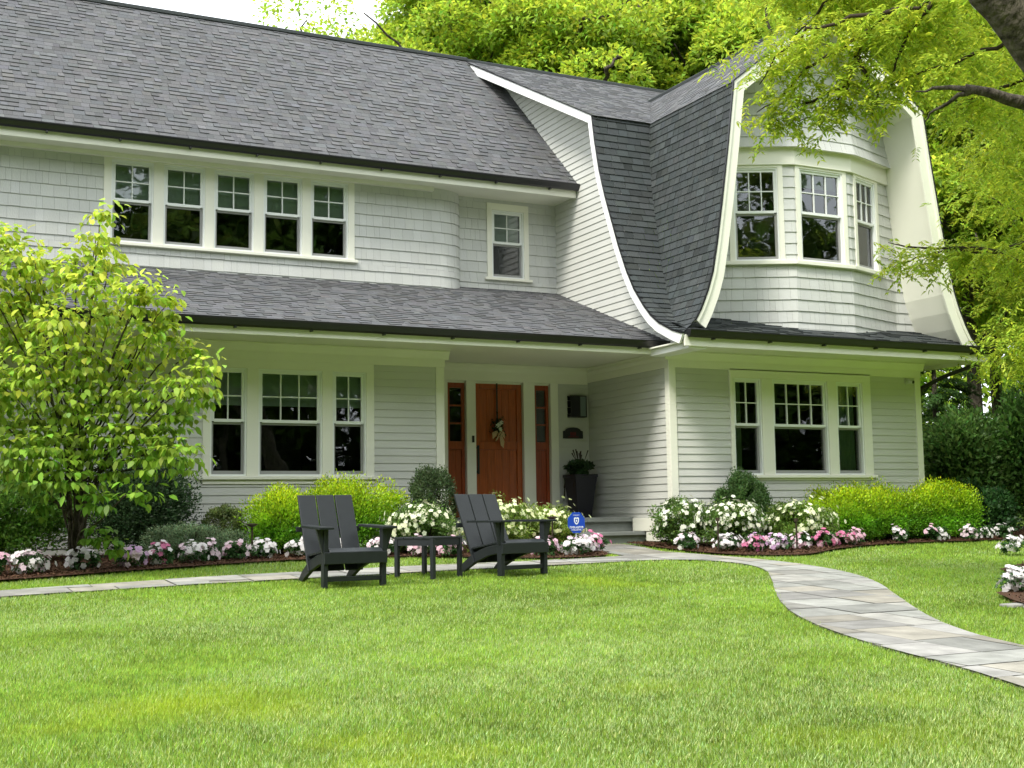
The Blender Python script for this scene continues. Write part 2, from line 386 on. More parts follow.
def interp(xs, ys):
    def f(x):
        if x <= xs[0]: return ys[0]
        for i in range(len(xs)-1):
            if x <= xs[i+1]: return ys[i]+(ys[i+1]-ys[i])*(x-xs[i])/(xs[i+1]-xs[i])
        return ys[-1]
    return f
# roof profiles
XP = [(2.83, -.97), (2.90, -.74), (3.05, -.41), (3.18, -.22), (3.34, -.05), (3.60, .18), (3.9, .37), (4.3, .57), (4.7, .74), (5.1, .91), (5.53, 1.06), (6.0, 1.17), (6.41, 1.24)]
yX = interp([a for a, b in XP], [b for a, b in XP])
RIDGE_Y, RIDGE_Z = 5.70, 8.70
XS = (RIDGE_Z-6.41)/(RIDGE_Y-1.24)
CP = [(2.84, -.38), (2.91, -.27), (3.03, -.15), (3.2, -.05), (3.44, .06), (3.7, .15), (4.13, .24), (4.7, .34), (5.5, .47), (6.40, .60)]
xL = interp([a for a, b in CP], [b for a, b in CP])
CX, CRZ, YF = 2.33, 7.76, -.87
CS = (CRZ-6.40)/(CX-.60)
def xLz(z): return xL(z) if z < 6.4 else .60+(z-6.4)/CS
def xRz(z): return 2*CX-xLz(z)
def yXz(z): return yX(z) if z < 6.41 else 1.24+(z-6.41)/XS
# --- walls
HOLE_R = (1.0, 3.59, .93, 2.53); HOLE_L = (-6.2, -3.95, .93, 2.53)
lineR = Line([(0, 0), (4.57, 0)])
part(cladding(lineR, 2.52, .0, .1016, .09, 4.49, [(HOLE_R[0], HOLE_R[1], .93, 2.53)]), 'clapboard_wall', 'siding')
lineL = Line([(-13, 1.08), (-2.96, 1.08)]); oL = 13
part(cladding(lineL, 2.52, .0, .1016, 0, oL-3.06, [(oL-6.2, oL-3.95, .93, 2.53)]), 'clapboard_wall', 'siding')
lineS = Line([(0, 9.0), (0, 0)])     # wall x=0 facing -x, s = 9-y
part(cladding(lineS, 2.52, .12, .1016, 9-2.25, 9-.09), 'clapboard_wall', 'siding')
lineD = Line([(-2.96, 2.25), (0, 2.25)])
part(cladding(lineD, 2.52, .45, .1016, 2.96-.55, 2.96, ), 'clapboard_wall', 'siding')
lineRet = Line([(-2.96, 1.08), (-2.96, 2.25)])
part(cladding(lineRet, 2.52, .0, .1016, .06, 1.17), 'clapboard_wall', 'siding')
# gambrel end wall (x=0), from above porch to the ridge
part(cladding(lineS, 8.60, lambda s: 2.735 if (9-s) > .0 else 2.735, .1016,
    lambda z: 9-(yXz(z)+4.5 if z > 5 else 4.2), lambda z: 9-(yXz(z)+.03)), 'gable_clapboard_wall', 'siding')
# lower roof height
def zlow(y): return 2.82+.375*y
# upper shingle wall (curved return) and recess wall
cv = [(-2.25+.5*math.sin(a), 3.2-.28*math.cos(a)) for a in [R(k) for k in range(0, 91, 9)]]
lineU = Line([(-13, 2.92)]+cv)
HU = (13-7.15, 13-3.56, 4.23, 5.56)
zb = lambda s: zlow(lineU.at(s, 0)[1])+.015
mU = cladding(lineU, 5.50, lambda s: zb(s), .170, 0, lineU.s[-1], [HU], 'shingle', .015)
part(mU, 'shingle_wall', 'shingle')
lineC = Line([(-1.75, 3.2), (0, 3.2)])
part(cladding(lineC, 5.50, 4.03, .170, 0, 1.75, [(1.75-1.25, 1.75-.51, 4.20, 5.44)], 'shingle', .015), 'recess_shingle_wall', 'shingle')
# bay gable wall
bayp = [(-.38, .18), (.92, .18), (2.0, -.35), (3.05, -.35), (4.27, .09), (5.1, .09)]
lineB = Line(bayp); sB = lineB.s
def zpent(y): return 2.855+.345*(y+.95)
s_l = lambda z: lineB.s_of_x(max(xLz(z)+.02, -.38)); s_r = lambda z: lineB.s_of_x(min(xRz(z)-.02, 5.1))
sc0, sc1 = sB[2], sB[3]
BW = [(sc0-.95, sc0-.15), (sc0+.03, sc0+.98), (sc1+.10, sc1+.84)]
holesB = [(a, b, 4.05, 5.50) for a, b in BW]
part(cladding(lineB, 5.50, lambda s: zpent(lineB.at(s, 0)[1])+.01, .165, s_l, s_r, holesB, 'shingle', .015), 'bay_shingle_wall', 'shingle')
def flare(z): return .055+.075*max(0, 1-(z-5.74)/.55)**2
part(cladding(lineB, 7.72, 5.74, .165, s_l, s_r, (), 'shingle', .015, flare=flare), 'gable_shingle_wall', 'shingle')
m = band(lineB, s_l(5.75)+.02, s_r(5.75)-.02, 5.50, 5.745, -.02, .05)
band(lineB, s_l(5.80)+.04, s_r(5.80)-.04, 5.7475, 5.75, -.02, .125, m)
part(m, 'frieze_board', 'trim')
m = band(lineB, s_l(4.05), BW[2][1]+.06, 4.03, 4.085, -.02, .065); part(m, 'bay_sill', 'trim', bevel=.004)
# --- windows
def window(name_parent, line, s0, s1, z0, z1, zm, cols, rows, glass, shade=None, curtain=None, label=None, sillb=False):
    """window unit in local (s,z,out); s0..s1 outer frame, glass inset"""
    def T(s, o, z): return line.at(s, z, o)
    def bx(m, a, b, o0, o1, c, d): m.box(a, b, o0, o1, c, d, T=lambda x, y, z: T(x, y, z))
    f = MB(); j = .022
    for a, b, c, d in ((s0, s0+j, z0, z1), (s1-j, s1, z0, z1), (s0+j, s1-j, z1-j, z1), (s0+j, s1-j, z0, z0+j)): bx(f, a, b, -.10, .012, c, d)
    W = part(f, 'window', 'sash')
    if label: W['label'] = label
    a, b = s0+j, s1-j; t = .036
    u = MB(); zt, zb_ = z1-j, zm
    for p, q, c, d in ((a, a+t, zb_, zt), (b-t, b, zb_, zt), (a+t, b-t, zt-t, zt), (a+t, b-t, zb_-.008, zb_+.030)): bx(u, p, q, -.040, -.008, c, d)
    ga, gb, gc, gd = a+t, b-t, zb_+.030, zt-t
    for i in range(1, cols): x = ga+(gb-ga)*i/cols; bx(u, x-.007, x+.007, -.036, -.012, gc, gd)
    for i in range(1, rows):
        z = gc+(gd-gc)*i/rows
        for k in range(cols): bx(u, ga+(gb-ga)*k/cols+(.007 if k else 0), ga+(gb-ga)*(k+1)/cols-(.007 if k < cols-1 else 0), -.035, -.013, z-.007, z+.007)
    u.build('upper_sash', M['sash'], W)
    g = MB(); g.quad(T(ga, -.034, gc), T(gb, -.034, gc), T(gb, -.034, gd), T(ga, -.034, gd)); g.build('pane', M['glass'], W)
    l = MB(); z_ = z0+j
    for p, q, c, d in ((a, a+.030, z_, zm-.008), (b-.030, b, z_, zm-.008), (a+.030, b-.030, zm-.035, zm-.008), (a+.030, b-.030, z_, z_+.045)): bx(l, p, q, -.078, -.040, c, d)
    l.build('lower_sash', M['screen'], W)
    g = MB(); g.quad(T(a+.03, -.062, z_+.045), T(b-.03, -.062, z_+.045), T(b-.03, -.062, zm-.035), T(a+.03, -.062, zm-.035)); g.build('pane', M['glass'], W)
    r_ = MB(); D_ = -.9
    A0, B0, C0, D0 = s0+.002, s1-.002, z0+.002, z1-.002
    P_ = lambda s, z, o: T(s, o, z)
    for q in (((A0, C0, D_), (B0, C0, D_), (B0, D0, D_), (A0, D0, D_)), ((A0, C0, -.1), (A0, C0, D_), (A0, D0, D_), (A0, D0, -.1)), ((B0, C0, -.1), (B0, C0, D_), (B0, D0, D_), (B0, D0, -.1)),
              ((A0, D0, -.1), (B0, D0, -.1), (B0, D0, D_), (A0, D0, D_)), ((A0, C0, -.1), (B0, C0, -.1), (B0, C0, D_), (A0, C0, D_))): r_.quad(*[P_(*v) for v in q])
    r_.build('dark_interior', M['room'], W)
    if shade:
        s_ = MB(); bx(s_, a+.01, b-.01, -.125, -.118, z1-j-shade, z1-j); s_.build('roller_shade', M['shade'], W)
    if curtain:
        for (c0, c1) in curtain:
            c_ = MB(); N = int((c1-c0)*90)+6; P = [(c0+(c1-c0)*i/N, -.125+.018*math.sin(i*1.9)+.008*math.sin(i*.7)) for i in range(N+1)]
            for p, q in zip(P, P[1:]): c_.quad(T(p[0], p[1], z0+j), T(q[0], q[1], z0+j), T(q[0], q[1], z1-j), T(p[0], p[1], z1-j))
            c_.build('curtain', M['curtain'], W, smooth=True)
    return W
def casing(line, a, b, z0, z1, units, out=.028, head=.09, gap=None):
    """flat trim boards filling [a,b]x[z0,z1] round the window units"""
    m = MB(); z_lo = min(u[2] for u in units); z_hi = max(u[3] for u in units)
    def bx(p, q, c, d, o=out): m.box(p, q, -.02, o, c, d, T=lambda x, y, z: line.at(x, z, y))
    x = a
    for (u0, u1, _, _) in units: bx(x, u0, z_lo, z_hi); x = u1
    bx(x, b, z_lo, z_hi); bx(a, b, z_hi, z1); 
    if z0 < z_lo: bx(a, b, z0, z_lo)
    s = MB(); s.box(a-.045, b+.045, -.02, .062, z_lo-.045, z_lo-.004, T=lambda x, y, z: line.at(x, z, y))
    return m, s
uR = [(1.06, 1.55, 1.01, 2.39), (1.75, 2.76, 1.01, 2.39), (2.93, 3.43, 1.01, 2.39)]
m, s = casing(lineR, 1.0, 3.59, .93, 2.52, uR); part(m, 'window_casing', 'trim', bevel=.003); part(s, 'window_sill', 'trim', bevel=.004)
for i, (u, c) in enumerate(zip(uR, (2, 4, 2))):
    window(house, lineR, u[0], u[1], u[2], u[3], 1.715, c, 2, 1, curtain=[None, None, None][i] or ([(u[0]+.03, u[0]+.22)] if i == 0 else ([(u[0]+.03, u[1]-.05)] if i == 2 else None)))
uL = [(13-6.11, 13-5.65, 1.03, 2.39), (13-5.50, 13-4.66, 1.03, 2.39), (13-4.52, 13-4.06, 1.03, 2.39)]
m, s = casing(lineL, 13-6.2, 13-3.95, .93, 2.52, uL); part(m, 'window_casing', 'trim', bevel=.003); part(s, 'window_sill', 'trim', bevel=.004)
for u, c in zip(uL, (2, 3, 2)): window(house, lineL, u[0], u[1], u[2], u[3], 1.715, c, 2, 1, shade=.44)
gl = [(-6.996, -6.54), (-6.29, -5.83), (-5.59, -5.13), (-4.88, -4.416), (-4.177, -3.713)]
uU = [(13+a-.055, 13+b+.055, 4.28, 5.42) for a, b in gl]
m, s = casing(lineU, 13-7.15, 13-3.56, 4.23, 5.52, uU); part(m, 'window_casing', 'trim', bevel=.003); part(s, 'window_sill', 'trim', bevel=.004)
for k, u in enumerate(uU): window(house, lineU, *u, 4.86, 2, 2, 1, shade=[.52, .52, .50, .52, .52][k])
uC = [(1.75-1.165, 1.75-.595, 4.24, 5.33)]
m, s = casing(lineC, 1.75-1.25, 1.75-.51, 4.20, 5.44, uC); part(m, 'window_casing', 'trim', bevel=.003); part(s, 'window_sill', 'trim', bevel=.004)
window(house, lineC, *uC[0], 4.80, 2, 2, 1, shade=.5)
class Sub:  # straight facet of the bay as its own line
    def __init__(s, line, i): s.l = Line([line.p[i][:2], line.p[i+1][:2]]); s.o = line.s[i]
    def at(s, t, z, o=0): return s.l.at(t-s.o, z, o)
for i, (a, b) in enumerate(BW):
    f = Sub(lineB, i+1); u = [(a+.075, b-.075, 4.09, 5.46)]
    m, s = casing(f, a, b, 4.085, 5.50, u, .026); part(m, 'window_casing', 'trim', bevel=.003)
    window(house, f, *u[0], 4.80, 3, 2, 1, shade=.22 if i == 1 else None)
# --- corner boards, frieze, crown
def bpart(name, mat, boxes, bevel=.003):
    m = MB()
    for b in boxes: m.box(*b)
    return part(m, name, mat, bevel=bevel)
bpart('corner_board', 'trim', [(-.022, .09, -.022, .0, .0, 2.50)])
bpart('corner_board', 'trim', [(-.022, .0, .0, .09, .12, 2.50)])
bpart('corner_board', 'trim', [(4.49, 4.60, -.022, 0, .0, 2.50)])
bpart('corner_board', 'trim', [(-3.06, -2.94, 1.055, 1.08, .0, 2.50)])
bpart('corner_board', 'trim', [(-2.96, -2.938, 1.08, 1.14, .0, 2.50)])
bpart('frieze_board', 'trim', [(-.03, 4.61, -.028, 0, 2.50, 2.605)]); bpart('frieze_board', 'trim', [(-.028, -.002, .0, 2.25, 2.50, 2.605)])
bpart('frieze_board', 'trim', [(-13, -2.93, 1.048, 1.08, 2.50, 2.605)]); bpart('frieze_board', 'trim', [(-2.94, -.03, 2.215, 2.25, 2.47, 2.62)])
bpart('frieze_board', 'trim', [(-2.96, -2.93, 1.08, 2.2, 2.50, 2.605)])
def crown(a, b, n0, name='crown_molding', base=2.605, top=2.722, ext=.085):
    """a->b wall line in plan, outwards to the right-hand side; profile cove"""
    m = MB(); l = Line([a, b]); L_ = l.s[-1]; pr = [(0, base), (.035, base), (.040, base+.02), (.055, base+.055), (ext-.012, top-.025), (ext, top-.02), (ext, top), (0, top)]
    m.prism(pr, lambda o, z: l.at(-n0, z, o), lambda o, z: l.at(L_+n0, z, o)); return part(m, name, 'trim')
crown((0, -.0), (4.57, 0), .085); crown((-13, 1.08), (-2.96, 1.08), .085); crown((-2.96, 2.25), (0, 2.25), 0, ext=.07); crown((0, 2.25), (0, 0), 0, ext=.06)
# --- soffits and eaves
SOF = 2.725
bpart('porch_ceiling', 'trim', [(-13, -.0, .02, 2.9, SOF, SOF+.02)], 0)
bpart('soffit', 'trim', [(-.36, 5.02, -.93, .0, SOF, SOF+.02)], 0)
bpart('fascia', 'trim', [(-13, -.02, -.015, .02, 2.665, 2.80)]); bpart('fascia', 'trim', [(-.38, 5.05, -.965, -.93, 2.665, 2.815)])
bpart('fascia', 'trim', [(5.02, 5.05, -.93, 1.2, 2.665, 2.83)]); bpart('soffit', 'trim', [(4.57, 5.02, 0, 1.2, SOF, SOF+.02)], 0)
bpart('boxed_return', 'white_trim', [(-.30, -.02, -.93, .02, 2.640, 2.722)])
bpart('upper_soffit', 'trim', [(-13, -.0, 2.50, 3.2, 5.50, 5.52)], 0); bpart('fascia', 'trim', [(-13, -.02, 2.47, 2.50, 5.465, 5.63)])
bpart('crown_molding', 'trim', [(-13, -2.3, 2.84, 2.92, 5.44, 5.50)])
def gutter(a, b, y, z, name='gutter', brackets=True):
    m = MB(); pr = [(y+.0, z), (y-.03, z-.085), (y-.06, z-.092), (y-.085, z-.07), (y-.105, z-.02), (y-.118, z), (y-.118, z+.012), (y-.10, z+.012), (y-.085, z-.03), (y-.05, z-.07), (y-.01, z-.06), (y-.01, z+.012), (y, z+.012)]
    n = len(pr); vs = [(a, *p) for p in pr]+[(b, *p) for p in pr]
    m.add(vs, [(i, (i+1) % n, (i+1) % n+n, i+n) for i in range(n)])
    cap = [(y, z+.012), (y, z), (y-.03, z-.085), (y-.06, z-.092), (y-.085, z-.07), (y-.118, z), (y-.118, z+.012)]
    for x in (a, b): m.add([(x, *p) for p in cap], [tuple(range(7))])
    if brackets:
        x = a+.4
        while x < b: m.box(x-.012, x+.012, y-.075, y-.005, z-.108, z-.086); x += .93
    return part(m, name, 'gutter')
gutter(-13, -.055, -.016, 2.835); gutter(-.36, 5.09, -.966, 2.862); gutter(-13, .0-.005, 2.469, 5.655)
# --- roofs
def roof(P, N, s0f, s1f, L_, rev, mat, name, thick=.014, tabw=(.08, .17), lam=.5, low=.25, gap=.001, var=.10, extra=None):
    """P(s,t)->pt, N(s,t)->normal ; rows of separate shingle tabs from the eave (t=0) to t=L_"""
    m = MB(); t = 0; k = 0
    while t < L_-1e-3:
        t1 = min(t+rev, L_); A = min(s0f(t), s0f(t1)); B = max(s1f(t), s1f(t1)); x = A-random.uniform(0, .2)
        while x < B:
            w_ = random.uniform(*tabw); a, b = max(x, A), min(x+w_, B); x += w_
            if b-a < .004: continue
            hi = random.random() < lam
            h = thick*(1.0 if hi else low)
            c0 = random.gauss(1, var)*(1.0 if hi else .92); cc = (c0*(1+random.gauss(0, .02)), c0, c0*(1+random.gauss(0, .025)))
            def q(s, tt, hh):
                s = min(max(s, s0f(tt)), s1f(tt)); p = P(s, tt); n = N(s, tt); return (p[0]+n[0]*hh, p[1]+n[1]*hh, p[2]+n[2]*hh)
            g = gap
            m.quad(q(a+g, t, h), q(b-g, t, h), q(b-g, t1, .001), q(a+g, t1, .001), cc)
            m.quad(q(a+g, t, -.004), q(b-g, t, -.004), q(b-g, t, h), q(a+g, t, h), cc)
        t = t1; k += 1
    if extra: extra(m)
    return part(m, name, mat)
def planar(y0, z0, y1, z1):
    L_ = math.hypot(y1-y0, z1-z0); d = ((y1-y0)/L_, (z1-z0)/L_); n = (0, -d[1], d[0])
    return (lambda s, t: (s, y0+d[0]*t, z0+d[1]*t)), (lambda s, t: n), L_
def profile(pts, mk):
    """pts (z, h) from low to high; arc-length parametrised; mk(s,h,z), returns P,N,L"""
    ts = [0]
    for a, b in zip(pts, pts[1:]): ts.append(ts[-1]+math.hypot(b[0]-a[0], b[1]-a[1]))
    fz = interp(ts, [p[0] for p in pts]); fh = interp(ts, [p[1] for p in pts]); return fz, fh, ts[-1]
# big dormer roof
P, N, L_ = planar(2.42, 5.665, RIDGE_Y-.02, RIDGE_Z+.01)
roof(P, N, lambda t: -13, lambda t: -.004, L_, .125, 'roof', 'dormer_roof')
P, N, L_ = planar(-.045, 2.845, 3.2, 4.055)
def lowend(t): return -.004
roof(P, N, lambda t: -13, lowend, L_, .125, 'roof', 'lower_roof', thick=.011)
# X gambrel upper slope, clipped where the cross gable comes through
XO = -.42
P, N, L_ = planar(1.20, 6.39, RIDGE_Y, RIDGE_Z+.01)
def upR(t):
    z = P(0, t)[2]; return xLz(max(z, 6.4)) if z < CRZ else 4.9
roof(P, N, lambda t: XO, upR, L_, .14, 'roof', 'upper_roof', thick=.008)
# X gambrel steep flared slope
fz, fh, LX = profile([(a, b) for a, b in XP], None)
def PXs(s, t): return (s, fh(t), fz(t))
def NXs(s, t):
    e = .03; a = (fh(min(t+e, LX))-fh(max(t-e, 0)), fz(min(t+e, LX))-fz(max(t-e, 0))); l = math.hypot(*a); return (0, -a[1]/l, a[0]/l)
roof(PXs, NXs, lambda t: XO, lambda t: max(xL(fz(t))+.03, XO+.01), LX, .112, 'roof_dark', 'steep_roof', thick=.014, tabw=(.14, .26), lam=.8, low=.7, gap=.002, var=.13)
# cross gable left steep slope: s runs from front (y=YF) to valley
cz, ch, LC = profile(CP, None)
def PCs(s, t): return (ch(t), s, cz(t))
def NCs(s, t):
    e = .03; a = (ch(min(t+e, LC))-ch(max(t-e, 0)), cz(min(t+e, LC))-cz(max(t-e, 0))); l = math.hypot(*a); return (-a[1]/l, 0, a[0]/l)
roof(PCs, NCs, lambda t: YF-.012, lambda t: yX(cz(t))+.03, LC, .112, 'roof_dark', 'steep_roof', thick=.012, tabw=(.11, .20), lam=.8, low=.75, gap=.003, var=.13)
def PCr(s, t): return (2*CX-ch(t), s, cz(t))
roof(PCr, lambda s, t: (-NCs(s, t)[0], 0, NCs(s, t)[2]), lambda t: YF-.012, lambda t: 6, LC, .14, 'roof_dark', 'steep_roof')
LU = math.hypot(CX-.58, CRZ-6.38)
du = ((CX-.58)/LU, (CRZ-6.38)/LU)
roof(lambda s, t: (.58+du[0]*t, s, 6.38+du[1]*t), lambda s, t: (-du[1], 0, du[0]), lambda t: YF-.012, lambda t: yXz(6.38+du[1]*t)+.02, LU, .14, 'roof', 'cross_gable_roof', thick=.007)
roof(lambda s, t: (2*CX-.58-du[0]*t, s, 6.38+du[1]*t), lambda s, t: (du[1], 0, du[0]), lambda t: YF-.012, lambda t: yXz(6.38+du[1]*t)+.02, LU, .14, 'roof', 'cross_gable_roof', thick=.007)
# pent roof over the right front
P, N, L_ = planar(-.995, 2.868, .2, 3.275)
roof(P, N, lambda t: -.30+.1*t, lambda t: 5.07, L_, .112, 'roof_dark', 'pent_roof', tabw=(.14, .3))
# back slopes, ends
m = MB(); m.quad((-13, RIDGE_Y, RIDGE_Z), (6, RIDGE_Y, RIDGE_Z), (6, 10.2, 6.4), (-13, 10.2, 6.4)); m.quad((-13, 10.2, 6.4), (6, 10.2, 6.4), (6, 10.8, 2.8), (-13, 10.8, 2.8)); part(m, 'rear_roof', 'roof')
m = MB(); m.quad((-13, 10.4, 0), (4.57, 10.4, 0), (4.57, 10.4, 3.2), (-13, 10.4, 3.2)); m.quad((4.57, 0, 0), (4.57, 10.4, 0), (4.57, 10.4, 3.2), (4.57, .0, 3.2)); m.quad((-13, 1.1, 0), (-13, 10.4, 0), (-13, 10.4, 6), (-13, 1.1, 6)); part(m, 'rear_wall', 'siding')
m = MB(); m.tube([(XO, RIDGE_Y, RIDGE_Z+.02), (4.9, RIDGE_Y, RIDGE_Z+.02)], .045, 6); m.tube([(-13, RIDGE_Y-.02, RIDGE_Z+.03), (XO, RIDGE_Y-.02, RIDGE_Z+.03)], .05, 6)
m.tube([(CX, YF-.01, CRZ+.012), (CX, 3.95, CRZ+.012)], .04, 6); part(m, 'ridge_cap', 'roof_dark')
# --- rake boards
def offset(pl, d):
    o = []
    for i, p in enumerate(pl):
        a = Vector(pl[max(i-1, 0)]); b = Vector(pl[min(i+1, len(pl)-1)]); p = Vector(p)
        if 0 < i < len(pl)-1:
            d1 = (p-a).normalized(); d2 = (b-p).normalized(); n1 = Vector((d1.y, -d1.x)); n2 = Vector((d2.y, -d2.x)); n = (n1+n2); n = n/max(.4, n.dot(n1))
        else: dd = (b-a).normalized(); n = Vector((dd.y, -dd.x))
        o.append((p.x+n.x*d, p.y+n.y*d))
    return o
def strip(m, A, B, mk, d0, d1):
    """board between outlines A and B in a plane; mk(u,v,depth)"""
    for i in range(len(A)-1):
        vs = [mk(*A[i], d0), mk(*A[i+1], d0), mk(*B[i+1], d0), mk(*B[i], d0), mk(*A[i], d1), mk(*A[i+1], d1), mk(*B[i+1], d1), mk(*B[i], d1)]
        m.add(vs, [(0, 1, 2, 3), (4, 7, 6, 5), (0, 4, 5, 1), (3, 2, 6, 7), (0, 3, 7, 4), (1, 5, 6, 2)])
XO_out = [(b, a) for a, b in XP]+[(RIDGE_Y, RIDGE_Z)]        # (y,z)
o0 = offset(XO_out, .012); o1 = offset(XO_out, .135)
o1[-1] = (RIDGE_Y, RIDGE_Z-.175); o1[0] = (-.88, 2.70)
m = MB(); strip(m, o0, o1, lambda u, v, d: (d, u, v), XO, XO+.028); part(m, 'rake_board', 'white_trim')
m = MB(); o2 = offset(XO_out, .035); o3 = offset(XO_out, .05); strip(m, o2, o3, lambda u, v, d: (d, u, v), XO+.028, .0); part(m, 'rake_soffit', 'white_trim')
m = MB(); e0 = offset(XO_out, -.004); strip(m, e0, offset(XO_out, .012), lambda u, v, d: (d, u, v), XO-.012, XO+.05); part(m, 'drip_edge', 'gutter')
CO = [(b, a) for a, b in CP]+[(CX, CRZ)]; CO = CO+[(2*CX-x, z) for x, z in CO[-2::-1]]
CO = CO[2:-1]
o0 = offset(CO, .012); o1 = offset(CO, .20)
m = MB(); strip(m, o0, o1, lambda u, v, d: (u, d, v), YF, YF+.03); part(m, 'rake_board', 'trim')
m = MB(); strip(m, offset(CO, .010), offset(CO, .055), lambda u, v, d: (u, d, v), YF-.022, YF); part(m, 'rake_molding', 'trim')
m = MB(); strip(m, offset(CO, .03), offset(CO, .045), lambda u, v, d: (u, d, v), YF+.03, .19); part(m, 'rake_soffit', 'trim')
m = MB(); strip(m, offset(CO, -.012), offset(CO, .010), lambda u, v, d: (u, d, v), YF-.03, YF-.010); part(m, 'drip_edge', 'gutter')
# --- downspout at the right corner
m = MB(); m.tube([(4.85, -.98, 2.78), (4.85, -.9, 2.62), (4.78, -.35, 2.50), (4.70, .05, 2.36), (4.64, .12, 2.15), (4.64, .14, .2)], .032, 8); part(m, 'downspout', 'gutter', smooth=True)
# --- entry: door wall trim, door, sidelights
DY = 2.25
bpart('door_casing', 'trim', [(-2.47, -2.38, DY-.03, DY+.09, .45, 2.47), (-2.08, -1.93, DY-.03, DY+.09, .45, 2.47), (-1.14, -.95, DY-.03, DY+.09, .45, 2.47), (-.68, -.55, DY-.03, DY+.09, .45, 2.47), (-2.96, -2.47, DY-.02, DY, .45, 2.47)])
def panel_door(name, x0, x1, z0, z1, lites=None):
    m = MB(); y = DY+.03; st = .085 if x1-x0 > .5 else .05
    zc = z0+.99
    fr = [(x0, x0+st, z0, z1), (x1-st, x1, z0, z1), (x0+st, x1-st, z1-.09, z1), (x0+st, x1-st, zc-.0, zc+.12), (x0+st, x1-st, z0, z0+.15)]
    for a, b, c, d in fr: m.box(a, b, y, y+.05, c, d)
    D_ = part(m, name, 'door' if x1-x0 > .5 else 'doordark', bevel=.006)
    p = MB()
    def pan(c, d):
        a, b = x0+st, x1-st; nb = 5 if x1-x0 > .5 else 2
        for i in range(nb): w_ = (b-a)/nb; p.box(a+w_*i+.0008, a+w_*(i+1)-.0008, y+.022, y+.04, c, d)
    pan(z0+.15, zc)
    if lites is None: pan(zc+.12, z1-.09)
    p.build('door_panel', M['door' if x1-x0 > .5 else 'doordark'], D_, bevel=.003)
    if lites:
        a, b, c, d = x0+st, x1-st, zc+.12, z1-.09; k = MB()
        for i in range(1, lites): z = c+(d-c)*i/lites; k = MB(); k.box(a, b, y+.006, y+.034, z-.011, z+.011); k.build('muntin', M['doordark'], D_)
        g = MB(); g.quad((a, y+.025, c), (b, y+.025, c), (b, y+.025, d), (a, y+.025, d)); g.build('pane', M['glass'], D_)
        g = MB(); g.quad((a-.02, y+.5, c-.02), (b+.02, y+.5, c-.02), (b+.02, y+.5, d+.02), (a-.02, y+.5, d+.02))
        for q in (((a-.01, y+.04, c), (a-.01, y+.5, c), (a-.01, y+.5, d), (a-.01, y+.04, d)), ((b+.01, y+.04, c), (b+.01, y+.5, c), (b+.01, y+.5, d), (b+.01, y+.04, d)), ((a, y+.04, d), (b, y+.04, d), (b, y+.5, d), (a, y+.5, d)), ((a, y+.04, c), (b, y+.04, c), (b, y+.5, c), (a, y+.5, c))): g.quad(*q)
        g.build('dark_interior', M['room'], D_)
    return D_
dr = panel_door('front_door', -1.925, -1.145, .47, 2.455); dr['label'] = 'varnished reddish wood front door with two panels'
panel_door('sidelight', -2.375, -2.085, .47, 2.455, 3); panel_door('sidelight', -.945, -.685, .47, 2.455, 3)
m = MB(); m.box(-1.912, -1.880, DY-.035, DY-.012, 1.10, 1.52); m.box(-1.906, -1.886, DY-.012, DY+.03, 1.12, 1.15); m.box(-1.906, -1.886, DY-.012, DY+.03, 1.47, 1.50); h = m.build('handle', M['black'], dr, bevel=.004)
m = MB(); m.box(-2.0, -1.965, DY-.05, DY-.03, 1.56, 1.66); part(m, 'doorbell', 'black', bevel=.004)
m = MB(); m.box(-2.96, -.55, DY+.028, DY+.032, 2.44, 2.5); part(m, 'door_head', 'trim')
# porch landing and steps
bpart('porch_landing', 'stone_dark', [(-2.96, -.03, .98, 2.4, .375, .44)], .006); bpart('landing_riser', 'stone_dark', [(-2.9, -.03, 1.03, 2.4, .0, .375)], 0)
bpart('step_tread', 'stone_dark', [(-2.2, .04, .66, 1.03, .185, .235)], .006); bpart('step_riser', 'stone_dark', [(-2.15, .0, .71, 1.03, -.05, .185)], 0)
bpart('step_skirt', 'trim', [(-.06, -.024, .42, .96, .24, .42)], .003); bpart('step_skirt', 'trim', [(-.05, -.024, .30, .62, .10, .237)], .003)
# ================================================================ small things on the house
t = empty('wall_lantern', (-.24, DY, 1.96), 'black box lantern on the porch wall above the dark plaque', 'wall lamp')
m = MB()
for b in ((-.14, .14, -.012, -.0, 0, .33), (-.14, .14, -.12, -.012, .315, .33), (-.14, .14, -.12, -.012, 0, .015), (-.14, -.125, -.12, -.105, .015, .315), (.125, .14, -.12, -.105, .015, .315)): m.box(*b)
m.build('frame', M['black'], t)
m = MB(); m.box(-.125, .03, -.112, -.104, .015, .315); m.build('dark_pane', M['pot'], t); m = MB(); m.box(.03, .125, -.112, -.104, .015, .315); m.box(.128, .134, -.104, -.014, .015, .315); m.build('pale_pane', M['lampglass'], t)  # front pane in two tones, dark left and pale right; right side pale
m = MB(); m.box(-.01, .02, -.07, -.04, .1, .16); m.build('bulb', M['whitepaint'], t)
t = empty('house_plaque', (-.30, DY-.014, 1.64), 'dark arched house number plaque under the black lantern', 'sign')
m = MB(); pl = [(-.17, 0), (.17, 0), (.17, .11)]+[(.13*math.cos(a), .125+.045*math.sin(a)) for a in np.linspace(0, math.pi, 9)]+[(-.17, .11)]
m.prism(pl, lambda a, b: (a, -.02, b), lambda a, b: (a, 0, b)); m.build('plate', M['black'], t)
m = MB()
for x, z in ((-.05, .045), (-.015, .045), (.02, .045)): m.box(x, x+.022, -.024, -.0205, z, z+.05)
m.box(-.09, .09, -.024, -.0205, .02, .03); m.build('numerals', M['maroon'], t)
t = empty('security_camera', (4.37, -.012, 2.44), 'small round white camera high on the right end wall under the eave', 'camera')
